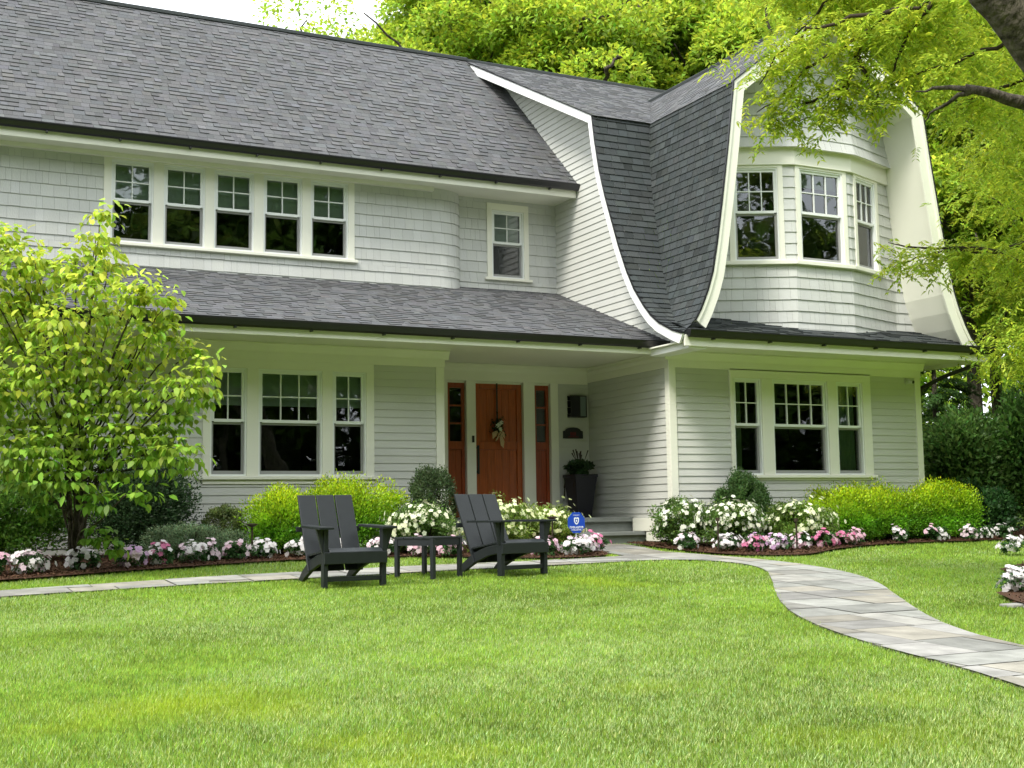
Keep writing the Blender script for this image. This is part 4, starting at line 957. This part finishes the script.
shrub('tall_laurel', 7.7, 2.1, .85, .7, 2.2, 10000, .095, (.11, .22, .045), 'tall glossy green laurel right of the fence', seed=41, inner=.4, lump=.3, lw=.5)
shrub('tall_laurel', 9.0, 1.7, .95, .8, 2.7, 12000, .095, (.10, .22, .040), 'taller laurel at the right edge of the picture', seed=42, inner=.4, lump=.3)
shrub('viburnum', 6.35, 2.3, .50, .45, 1.25, 4500, .07, (.14, .22, .07), 'pale green viburnum in front of the fence by the house corner', seed=43, inner=.5, lump=.3)
# drooping compound-leaf foliage (locust)
def sprays(C_, n_leaf, ln, pal, top=None, droop=.7):
    """every spray: a rachis with paired narrow leaflets"""
    N_ = len(C_); d = rdir(N_)*np.array([1, 1, .4]); d = unit(d); V = []; T_ = []; f0 = rng.random(N_)
    for k in range(n_leaf):
        u = (k//2+1)/(n_leaf/2); s = 1 if k % 2 else -1
        pos = C_+d*(u*ln)[:, None] if hasattr(u, '__len__') else C_+d*u*ln
        pos = pos+np.array([0, 0, -droop*ln*u*u])
        side = unit(np.cross(d, [0, 0, 1.]))*s
        ax = side*.8+d*.6+rdir(N_)*.25+np.array([0, 0, -.35]); nn = rdir(N_)*.35+np.array([0, 0, 1.])
        V.append(leafverts(pos, ax, nn, ln*.42*rng.uniform(.8, 1.2, N_), ln*.15, .15))
        c = tints(N_, pal, .22, .1, top, f0 if top is not None else None); T_.append(c)
    return np.concatenate(V), np.concatenate(T_)
YG = (.29, .42, .036); YGT = (.54, .62, .045)
def foliage_along(polys, dens, spread, down):
    P = []
    for pl in polys:
        pl = np.array(pl, float)
        for a, b in zip(pl, pl[1:]):
            n = max(2, int(np.linalg.norm(b-a)*dens)); f = rng.random((n, 1)); q = a+(b-a)*f+rng.normal(0, 1, (n, 3))*np.array([spread, spread, spread*.55]); q[:, 2] -= np.abs(rng.normal(0, down, n)); P.append(q)
    return np.concatenate(P)
#LOCUST
t = empty('locust_tree', (-1.30, -9.9, G(-1, -9.9)), 'big rough barked locust leaning in at the top right, its drooping twigs crossing the gable', 'tree')
o_ = Vector(t.location)
def loc(p): return tuple(Vector(p)-o_)
m = MB(); branchtube(m, [loc(p) for p in [(-1.3, -9.9, -.8), (-1.75, -9.75, .8), (-2.35, -9.55, 2.1), (-3.0, -9.42, 2.97), (-3.42, -9.36, 3.36), (-3.73, -9.30, 3.70), (-4.08, -9.2, 4.14), (-4.3, -9.1, 5.0), (-4.6, -8.8, 6.2)]], .24, .08, 14, .012); m.build('trunk', M['bark'], t, smooth=True)
m = MB()
branchtube(m, [loc(p) for p in [(-2.35, -9.5, 2.3), (-2.72, -9.2, 3.0), (-3.04, -8.95, 3.14), (-3.42, -8.76, 3.27)]], .090, .026, 12, .010)
branchtube(m, [loc(p) for p in [(-3.36, -8.79, 3.255), (-3.44, -8.66, 3.21), (-3.49, -8.55, 3.16), (-3.51, -8.48, 3.11)]], .020, .005, 6, .008)
branchtube(m, [loc(p) for p in [(-3.38, -8.78, 3.26), (-3.48, -8.62, 3.31), (-3.58, -8.48, 3.31)]], .024, .005, 6, .008)
m.build('broken_limb', M['bark'], t, smooth=True)
V = []
for k in range(60):
    f = random.random(); a = Vector((-3.0, -9.42, 2.97)).lerp(Vector((-4.08, -9.2, 4.14)), f); th = random.uniform(0, 6.28); r_ = .178-.035*f
    tt = Vector((-1.05, .18, 1.14)).normalized(); u = tt.cross(Vector((0, 0, 1))).normalized(); v = tt.cross(u); n = u*math.cos(th)+v*math.sin(th)
    if n.dot(Vector(CAM)-a) < 0: n = -n
    c = a+n*(r_+.003); s_ = random.uniform(.012, .030); e1 = tt; e2 = n.cross(tt)
    m_ = [c+(e1*math.cos(q)+e2*math.sin(q))*s_*random.uniform(.7, 1.2) for q in np.linspace(0, 5.5, 8)]; V.append([loc(p) for p in m_])
m = MB()
for q in V: m.add(q, [tuple(range(8))])
m.build('lichen_patches', M['lichen'], t)
import json
TW = json.loads('''{"twigs":[[[-2.49,-8.82,4.45],[-2.47,-8.26,4.42],[-2.55,-7.66,4.43],[-2.67,-7.38,4.43],[-2.69,-7.14,4.38],[-2.73,-6.98,4.22],[-2.78,-6.93,3.96],[-2.79,-6.8,3.87],[-2.8,-6.57,3.83],[-2.89,-6.41,3.78]],[[-2.67,-7.38,4.43],[-2.92,-7.14,4.41],[-3.08,-6.83,4.41],[-3.2,-6.53,4.28],[-3.25,-6.37,4.07]],[[-2.69,-7.14,4.38],[-2.79,-6.85,4.28],[-2.97,-6.63,4.15],[-3.09,-6.44,3.94],[-3.14,-6.18,3.9]],[[-2.73,-6.98,4.22],[-2.72,-7.08,4.0],[-2.63,-7.1,3.84],[-2.67,-7.07,3.68]],[[-2.78,-6.93,3.96],[-2.88,-6.76,3.91],[-2.98,-6.49,3.87],[-3.08,-6.21,3.85]],[[-2.13,-8.39,4.08],[-2.22,-8.0,4.01],[-2.41,-7.68,3.96],[-2.51,-7.4,3.93],[-2.6,-7.13,3.92]],[[-2.55,-7.66,4.43],[-2.59,-7.39,4.21],[-2.58,-7.26,4.0],[-2.62,-7.11,3.84]],[[-2.04,-8.63,4.77],[-2.37,-7.81,4.9],[-2.66,-7.0,5.06],[-2.85,-6.46,5.02],[-2.96,-6.06,4.98]],[[-2.66,-7.0,5.06],[-2.74,-6.71,4.77],[-2.82,-6.54,4.64],[-2.91,-6.37,4.51]],[[-1.41,-7.96,4.03],[-1.52,-7.45,3.97],[-1.47,-7.03,3.98],[-1.51,-6.67,3.97]],[[-0.78,-7.24,2.85],[-0.84,-6.64,2.79],[-0.87,-6.08,2.92],[-1.03,-5.67,3.0],[-1.11,-5.53,3.06]],[[-0.52,-7.0,2.57],[-0.68,-6.5,2.79],[-0.79,-6.01,2.92],[-0.87,-5.63,2.91],[-1.0,-5.45,2.83]]],"limbs":[[[-2.35,-9.12,4.56],[-2.2,-8.76,4.68],[-2.25,-8.08,4.81],[-2.44,-7.45,5.04]],[[-1.71,-8.85,3.24],[-1.44,-8.29,3.12],[-1.12,-7.54,3.01],[-0.93,-7.17,2.9]]],"r0":0.022,"puffs":[[-2.44,-5.76,5.45],[-1.78,-6.83,5.32],[-1.62,-6.31,5.48],[-2.7,-6.16,5.05],[-1.71,-6.2,4.96],[-0.64,-6.95,5.24],[-2.1,-7.47,4.76],[-1.08,-7.37,4.98],[-1.03,-7.06,4.76],[-0.99,-6.7,5.6],[-1.95,-6.3,5.51],[-0.73,-6.95,5.32],[-0.93,-6.46,5.47],[-1.08,-6.34,4.88],[-0.54,-6.63,5.62],[-2.53,-6.95,4.67],[-0.93,-6.37,5.41],[-2.47,-6.48,4.76],[-2.04,-7.17,5.01],[-1.21,-6.76,4.63],[-0.44,-6.67,5.49],[-0.96,-6.12,5.08],[-1.82,-7.45,4.25],[-2.54,-6.91,5.15],[-2.7,-6.22,5.14],[-0.77,-6.67,4.46],[-2.25,-6.0,4.99],[-1.43,-6.46,4.8],[-2.19,-7.01,4.62],[-1.91,-6.66,5.32],[-2.08,-6.5,5.49],[-1.6,-5.95,5.34],[-2.29,-6.7,4.97],[-1.86,-6.57,5.41],[-0.58,-6.76,4.97],[-0.51,-6.75,4.63],[-1.49,-7.22,4.34],[-2.2,-6.91,4.91],[-1.55,-6.55,5.19],[-1.76,-6.81,5.31],[-2.77,-6.17,5.31],[-2.27,-6.7,4.59],[-2.7,-6.66,5.15],[-2.18,-6.41,5.25],[-1.03,-7.23,5.25],[-0.8,-6.1,4.75],[-2.21,-5.68,5.13],[-1.2,-6.8,4.39],[-3.05,-6.23,5.36],[-0.86,-6.81,5.32],[-1.82,-6.26,5.33],[-1.97,-6.05,5.25],[-1.91,-6.73,5.25],[-0.38,-6.43,5.12],[-2.67,-5.7,5.3],[-1.22,-6.59,4.93],[-0.95,-6.94,4.69],[-1.94,-6.88,4.58],[-1.1,-6.41,4.95],[-1.87,-6.59,5.48],[-0.86,-6.8,4.81],[-1.83,-6.21,5.23],[-2.26,-5.45,4.77],[-2.23,-5.71,5.67],[-2.23,-6.67,5.08],[-1.53,-6.83,5.28],[-2.27,-6.81,4.67],[-0.95,-7.01,5.25],[-2.12,-5.67,5.04],[-0.85,-6.91,5.41],[-1.12,-7.17,5.17],[-1.44,-6.87,4.57],[-1.74,-6.92,4.59],[-1.26,-6.51,4.93],[-1.92,-6.72,5.04],[-1.43,-7.53,4.98],[-3.21,-6.39,4.33],[-2.27,-6.24,5.34],[-1.17,-6.89,4.39],[-0.56,-6.81,3.35],[-0.76,-6.61,4.14],[-0.1,-6.51,4.0],[-0.58,-6.61,4.52],[0.12,-6.17,4.16],[0.1,-6.02,4.0],[-0.61,-6.84,4.22],[0.54,-5.97,4.81],[0.06,-5.88,4.04],[-0.42,-6.59,4.08],[0.24,-5.81,4.13],[-0.49,-6.44,4.27],[-0.63,-6.67,3.32],[-0.85,-6.61,3.57],[-0.03,-6.42,3.44],[-0.71,-6.67,4.17],[-0.12,-6.48,3.65],[-0.13,-6.23,3.87],[0.05,-5.98,4.01],[-0.45,-6.42,4.15],[-0.26,-6.64,3.45]],"right":[[7.29,-0.92,6.3],[6.7,-1.67,3.45],[5.94,-2.43,7.27],[7.73,-1.5,6.06],[5.29,-2.08,6.49],[5.57,-1.26,5.59],[7.32,-1.5,4.14],[7.01,-0.82,6.01],[8.31,-0.09,5.23],[7.9,-2.22,7.68],[8.09,-1.19,4.38],[7.99,-0.56,6.75],[6.6,-2.51,7.41],[7.1,-0.6,4.24],[6.57,-2.07,5.89],[8.38,-1.8,7.92],[7.57,-2.02,4.07],[7.24,-1.39,7.47],[7.73,-1.7,3.8],[7.51,-1.48,2.61],[5.7,-2.08,6.78],[7.79,-1.32,7.93],[7.42,-1.38,2.83],[6.97,-0.29,6.12],[7.19,-2.03,7.27],[9.14,0.05,3.1],[7.62,-1.91,5.18],[6.76,-2.04,3.13],[5.87,-1.9,6.95],[7.74,-0.39,7.07],[6.63,-0.56,7.29],[7.25,0.46,8.42],[5.58,-0.63,7.41],[6.46,0.71,8.56],[8.08,0.25,3.13],[7.96,-1.26,8.16],[6.1,0.41,8.57],[6.25,-0.38,4.01],[9.25,-0.24,4.89],[7.7,0.1,3.55],[6.89,-1.24,5.26],[7.07,-1.49,6.98],[6.43,-1.95,6.13],[8.8,-0.91,3.58],[8.19,-0.46,8.3],[5.65,-1.69,4.07],[8.97,-0.49,7.86],[7.99,-0.91,5.3],[4.74,-1.48,5.03],[5.08,-1.48,6.22],[5.09,-2.15,7.2],[6.67,-2.06,5.47],[7.28,-1.1,3.51],[9.16,-0.55,3.79],[5.27,-1.48,5.25],[6.92,-1.39,7.87],[5.39,-0.84,8.06],[5.49,-1.69,4.83],[5.55,-2.03,6.04],[5.96,-1.16,4.3],[6.12,-2.28,3.46],[6.02,-0.33,6.68],[5.54,-1.89,4.65],[6.67,-0.15,7.55],[8.52,-0.48,6.82],[5.11,-0.87,7.91],[7.49,-0.95,2.86],[5.14,-1.68,7.16],[7.04,-2.01,2.93],[8.05,-1.98,3.23],[5.62,-1.74,6.65],[6.7,-0.68,4.04],[7.52,-2.42,6.83],[6.34,-1.34,5.17],[6.05,-0.81,7.67],[7.75,-1.49,3.25],[7.97,-1.91,2.65],[9.81,-0.55,4.82],[5.5,-1.9,4.88],[5.31,-1.45,2.82],[5.45,-0.57,7.98],[8.28,-0.19,5.48],[7.76,-0.92,4.65],[5.59,-2.12,7.23],[7.0,-1.53,6.86],[6.57,-1.73,4.6],[6.37,-0.33,7.57],[6.81,-2.03,7.13],[6.39,-0.1,4.66],[9.73,-0.57,4.36],[6.5,-1.75,7.9],[8.08,-1.06,6.38],[5.27,-1.54,2.7],[6.06,-0.8,3.81],[5.49,-1.91,5.88],[6.98,0.26,3.39],[6.98,0.22,4.63],[6.73,-2.45,7.4],[9.22,-1.21,6.85],[6.06,-1.95,3.07],[7.55,-2.07,3.11],[8.53,-0.73,8.59],[7.38,0.08,4.2],[5.25,-0.54,7.26],[5.12,-1.19,4.33],[8.64,0.11,4.16],[6.63,-0.68,6.64],[7.65,-0.75,3.02],[7.19,-0.39,6.73],[6.61,-1.86,7.49],[6.41,-0.84,7.31],[8.31,-0.51,6.57],[5.88,0.03,8.12],[8.33,0.15,4.21],[7.32,-0.41,3.67],[8.27,0.23,5.75],[6.18,-0.76,5.76],[7.65,-1.06,7.99],[6.81,-0.62,5.05],[6.57,-1.76,7.78],[8.59,-0.63,6.11],[7.47,-0.54,5.1],[7.18,-2.88,7.6],[7.33,-2.18,5.26],[5.53,-1.08,5.63],[5.48,-1.93,5.46],[8.37,-1.17,2.74],[5.62,-1.35,5.79],[7.69,-2.02,4.13],[6.0,-1.03,5.69],[6.11,-2.07,2.65],[7.2,-1.99,3.24],[9.23,-1.03,3.33],[6.36,-2.37,4.69],[6.85,-2.08,5.58],[5.81,-1.21,7.41],[5.37,-1.49,3.31],[7.6,-0.66,3.56],[5.73,-1.28,2.61],[6.72,-2.9,3.18],[8.15,-1.44,3.69],[7.13,-2.33,3.42],[7.8,-0.79,2.9],[7.46,-0.84,3.25],[6.8,-0.25,2.85],[6.66,-0.66,3.16],[5.92,-2.59,3.46],[6.01,-1.23,3.65],[8.36,-0.94,3.27],[5.75,-2.24,3.1],[9.11,-1.06,3.17],[8.02,-1.84,3.7],[5.54,-2.37,2.74],[6.77,-1.91,3.02],[4.74,-1.97,2.83],[5.84,-1.74,3.65],[6.58,-0.78,3.15],[7.88,-1.23,3.4],[7.83,-1.1,3.27],[9.1,-1.14,3.39],[6.95,-1.69,3.31],[8.19,-0.83,3.59],[7.36,-0.59,3.2],[8.09,-1.43,3.07],[7.16,-1.91,3.06],[6.66,-2.72,3.39],[7.44,-0.3,3.73],[6.94,-1.37,2.78],[6.99,-0.3,2.92],[6.0,-0.86,2.94],[6.52,-0.63,3.5],[6.06,-1.03,3.1],[7.62,-0.89,3.71],[7.15,-1.25,3.03],[6.05,-1.45,2.9],[6.9,-2.59,3.1]],"dog":[[-7.92,-1.97,3.49,0.11399999999999999],[-7.96,-1.98,3.23,0.1425],[-7.77,-1.62,3.09,0.17099999999999999],[-8.14,-1.93,3.01,0.152],[-8.22,-1.43,2.96,0.152],[-7.6,-2.38,2.69,0.19],[-7.98,-2.12,2.76,0.209],[-8.67,-1.68,3.01,0.19],[-8.49,-1.39,2.8,0.209],[-8.72,-1.37,2.69,0.2375],[-7.33,-2.19,2.46,0.1235],[-7.45,-2.11,2.35,0.19],[-7.76,-1.65,2.55,0.2375],[-8.26,-1.87,2.44,0.266],[-8.57,-1.26,2.36,0.266],[-8.95,-1.4,2.37,0.266],[-7.15,-2.03,2.22,0.133],[-7.57,-1.71,2.14,0.247],[-8.01,-1.79,2.07,0.266],[-8.42,-1.76,1.96,0.266],[-8.76,-1.53,1.82,0.266],[-6.99,-2.43,1.96,0.1235],[-7.14,-2.46,1.78,0.1615],[-7.35,-2.09,1.76,0.209],[-7.67,-1.75,1.74,0.2565],[-8.05,-1.76,1.68,0.266],[-8.3,-1.17,1.57,0.247],[-8.66,-0.99,1.47,0.2565],[-7.07,-1.93,1.59,0.1425],[-7.28,-1.8,1.44,0.22799999999999998],[-7.65,-1.98,1.35,0.247],[-7.91,-1.49,1.3,0.247],[-8.32,-1.83,1.18,0.247],[-8.63,-1.7,1.14,0.2375],[-7.22,-2.36,1.16,0.1615],[-7.43,-2.06,1.08,0.19],[-7.73,-1.58,1.02,0.209],[-8.15,-1.9,0.91,0.19],[-8.42,-1.49,0.9,0.17099999999999999],[-8.8,-1.14,1.01,0.2375],[-7.27,-1.74,1.29,0.19],[-7.08,-2.03,1.06,0.11399999999999999],[-7.86,-1.85,0.7,0.133],[-7.53,-2.15,0.77,0.1235],[-8.36,-1.39,0.66,0.095],[-7.83,-1.39,0.36,0.11399999999999999],[-7.64,-1.45,0.25,0.08549999999999999],[-8.46,-1.33,1.3,0.2375],[-8.98,-1.46,1.68,0.285],[-8.98,-1.67,2.82,0.19],[-7.6,-2.36,2.6,0.11399999999999999],[-7.31,-2.33,2.62,0.095],[-8.7,-1.5,3.27,0.152],[-8.99,-1.66,3.26,0.17099999999999999],[-8.47,-1.53,3.06,0.152],[-6.97,-2.36,1.7,0.11399999999999999],[-6.99,-2.03,2.18,0.095]]}''')
m = MB()
for pl in TW['twigs']: branchtube(m, [loc(p) for p in pl], TW['r0'], .004, 5, .012)
for pl in TW['limbs']: branchtube(m, [loc(p) for p in pl], .055, .02, 7, .02)
m.build('branches', M['twig'], t, smooth=True)
P = foliage_along(TW['twigs'], 85, .095, .07)-np.array(o_)
V, T_ = sprays(P, 12, .15, YG, YGT)
P2 = np.array(TW['puffs'])
Q = np.repeat(P2[:, :3], 26, 0)+rng.normal(0, 1, (len(P2)*26, 3))*np.array([.22, .22, .11])-np.array(o_)
V2, T2 = sprays(Q, 12, .15, YG, YGT)
npmesh('crown', np.concatenate([V, V2]), 4, np.concatenate([T_, T2]), 'leaf', t)
# second locust-like tree right of the house
t = empty('honey_locust', (8.4, -.2, G(8, 0)), 'layered yellow green locust tree at the right edge beside the gable', 'tree'); o_ = Vector(t.location)
P3 = np.array(TW['right'])
Q = np.repeat(P3[:, :3], 42, 0)+rng.normal(0, 1, (len(P3)*42, 3))*np.array([.38, .38, .13])-np.array(o_)
V, T_ = sprays(Q, 12, .20, (.26, .40, .036), (.48, .58, .042)); npmesh('crown', V, 4, T_, 'leaf', t)
m = MB(); branchtube(m, [(0, 0, -.1), (.1, 0, 2.2), (-.2, .2, 5), (.1, .1, 8.2)], .2, .05, 9, .03); m.build('trunk', M['bark'], t, smooth=True)
m = MB()
for i in range(0, len(P3), 4):
    c = P3[i][:3]-np.array(o_); zb_ = max(1.5, c[2]-1.2); branchtube(m, [(0, 0, zb_), (c[0]*.5, c[1]*.5, (zb_+c[2])/2+.25), tuple(c)], .05, .012, 6, .04)
m.build('limbs', M['bark'], t, smooth=True)
# small ornamental tree at the left
random.seed(5)
t = empty('dogwood_tree', (-7.98, -1.05, G(-8, -1.05)), 'small multi stem tree with broad yellow green leaves at the left', 'tree')
stems = []; m = MB()
tips = TW['dog']
o_ = np.array(t.location)
for i, tp in enumerate(tips):
    c = np.array(tp[:3])-o_
    st = np.array([random.uniform(-.02, .02), random.uniform(-.02, .02), min(c[2]*.8, random.choice([.05, .05, .45, .8, 1.1, 1.5]))]); k1 = np.array([c[0]*.2, c[1]*.2, max(st[2]+.1, c[2]*.55)])
    branchtube(m, [tuple(st), tuple(k1), tuple(c*.75+k1*.25+np.array([0, 0, .05])), tuple(c)], .014, .004, 5, .012)
m.build('trunk', M['bark'], t, smooth=True)
V = []; T_ = []
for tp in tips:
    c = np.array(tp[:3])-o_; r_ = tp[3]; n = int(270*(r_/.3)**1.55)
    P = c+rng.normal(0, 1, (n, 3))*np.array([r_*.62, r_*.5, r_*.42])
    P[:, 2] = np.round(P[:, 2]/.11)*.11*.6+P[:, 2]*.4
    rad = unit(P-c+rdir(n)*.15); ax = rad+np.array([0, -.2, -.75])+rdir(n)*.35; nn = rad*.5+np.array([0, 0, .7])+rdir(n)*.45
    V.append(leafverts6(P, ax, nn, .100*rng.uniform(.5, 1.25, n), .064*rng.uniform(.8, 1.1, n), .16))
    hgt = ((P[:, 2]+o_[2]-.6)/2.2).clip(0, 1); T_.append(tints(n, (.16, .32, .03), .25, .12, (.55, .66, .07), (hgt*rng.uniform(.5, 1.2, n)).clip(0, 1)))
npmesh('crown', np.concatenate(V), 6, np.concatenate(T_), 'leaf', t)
# trees across the lawn behind the viewer (seen in the window glass)
rear = [(-4, -34), (2, -31), (7, -34), (12, -30), (17, -34), (22, -30), (28, -33), (34, -29), (-10, -31), (-18, -28), (-27, -22), (-31, -12)]
first = None
for i, (x, y) in enumerate(rear):
    lb = 'large tree across the lawn reflected in the windows'
    if i == 0:
        first = tree('street_tree', x, y, 19, 4.6, 2.0, 90, 42, .50, (.08, .16, .02), (.16, .24, .03), lb, group='large trees across the lawn, seen only in the glass', seed=77, rb=(1.2, 2.0), z=-.9)
    else: r_ = dup(first, (x, y, -.9), i*1.1, lb); r_.scale = (1, 1, random.uniform(.75, 1.15))
cs = []
for k in range(620):
    a = rng.uniform(-2.75, -.25); rr = rng.uniform(44, 50); z = rng.uniform(-1, 9.5) if k % 5 else rng.uniform(8, 15)
    if k > 420: z = rng.uniform(-1, 3)
    cs.append((2+rr*math.cos(a), rr*math.sin(a)+4, z))
V, T_ = clumps(cs, rng.uniform(1.6, 2.8, len(cs)), 26, .75, (.05, .10, .015), .6, (.10, .17, .02))
tagset(npmesh('far_hedgerow', V, 4, T_, 'leaf'), 'belt of woods on the far side of the street, seen in the glass', 'woods', kind='stuff')
# ================================================================ GRASS
YP = [(-8.52, -8.48, 0.65, 0.4, 0.9), (-8.18, -8.76, 0.5, 0.35, 0.7), (-8.03, -9.61, 0.4, 0.2, 0.6), (-3.47, -3.91, 0.55, 0.7, 0.9), (-9.07, -8.78, 0.6, 0.2, 0.5), (-6.24, -9.01, 0.3, 0.2, 0.35), (-7.87, -9.99, 0.5, 0.2, 0.6), (-8.23, -8.08, 0.3, 0.2, 0.5), (-5.21, -9.81, 0.3, 0.3, 0.3)]
def grass():
    cx, cy = CAM[0], CAM[1]; f = np.array([_f.x, _f.y]); f /= np.linalg.norm(f); side = np.array([f[1], -f[0]])
    Ps = []; 
    # rings of distance from the terrace where the viewer stands: short dense turf, coarser sampling farther off
    for d0, d1, dens in ((4.3, 5.5, 12000), (5.5, 7.5, 14000), (7.5, 9.5, 11500), (9.5, 12, 8000), (12, 16, 4600), (16, 26, 1800)):
        n = int((d1-d0)*(d1*.98+2.5)*dens); d = rng.uniform(d0, d1, n); l = rng.uniform(-.5, .5, n)*(d1*.98+2.5)
        Ps.append(np.stack([cx+f[0]*d+side[0]*l, cy+f[1]*d+side[1]*l, d], 1))
    P = np.concatenate(Ps); x, y = P[:, 0], P[:, 1]
    jx, jy = x+rng.normal(0, .020, len(x)), y+rng.normal(0, .026, len(x)); bad = inpoly(jx, jy, PATH)
    for q in (LBED, RBED, ISLE1, ISLE2): bad |= inpoly(x+rng.normal(0, .03, len(x)), y+rng.normal(0, .03, len(x)), q)
    bad |= (y > 1.0) & (x < 4.6) & (x > -14) | ((y > 0) & (x > 0) & (x < 4.6)) | (y > 4)
    P = P[~bad]; n = len(P); x, y, d = P.T
    def nz(x, y, s, seed):
        r_ = np.random.default_rng(seed); v = 0
        for k in range(7):
            a = r_.uniform(0, 6.28); q = s*r_.uniform(.6, 1.8); v = v+np.sin((x*np.cos(a)+y*np.sin(a))*q+r_.uniform(0, 6.28)+1.5*np.sin(y*s*.7+k))
        return v/4
    big = nz(x, y, 1.1, 1); mid = nz(x, y, 5, 2); fine = nz(x, y, 24, 11); fin2 = nz(x, y, 70, 12); yel = (nz(x, y, .9, 5)+.5*nz(x, y, 3, 6)-.75).clip(0, .7)
    wob = .35*nz(x, y, 2.3, 9)+.25*mid
    for px_, py_, rx_, ry_, a_ in YP: yel = np.maximum(yel, a_*(1.15-np.hypot((x-px_)/rx_, (y-py_)/ry_)+wob*.8).clip(0, 1))
    base = np.stack([x, y, Gn(y)], 1)
    h = rng.uniform(.014, .036, n)*(1+.15*mid)*(1+.02*(d-8).clip(0, 10)); wd = rng.uniform(.0035, .0070, n)*(1+.09*(d-8).clip(0, 12))
    a = rng.uniform(0, 6.28, n); lean = rng.uniform(.1, .8, n); dirv = np.stack([np.cos(a), np.sin(a), np.zeros(n)], 1); sd_ = np.stack([-np.sin(a+.6), np.cos(a+.6), np.zeros(n)], 1)
    tip = base+dirv*(h*lean)[:, None]+np.array([0, 0, 1])*(h*(1.05-.35*lean))[:, None]
    V = np.stack([base-sd_*wd[:, None]*.5, base+sd_*wd[:, None]*.5, tip], 1).reshape(-1, 3)
    c = tints(n, (.245, .375, .045), .27, .13); c *= (1+.20*big+.14*mid+.16*fine+.16*fin2).clip(.35, 1.8)[:, None]
    pale = rng.random(n) < (.16+.22*nz(x, y, .8, 21)+.16*nz(x, y, 3.1, 22)).clip(.03, .6); c[pale] = tints(int(pale.sum()), (.46, .57, .23), .2)
    yc = np.array([.50, .60, .012]); c = c*(1-.5*yel[:, None])+yc*.5*yel[:, None]
    o = npmesh('grass', V, 3, c.clip(.005, .9), 'grass'); tagset(o, 'short green lawn grass with paler and yellower patches', 'grass', kind='stuff'); return n
print('blades', grass())
scn.render.engine = 'CYCLES'
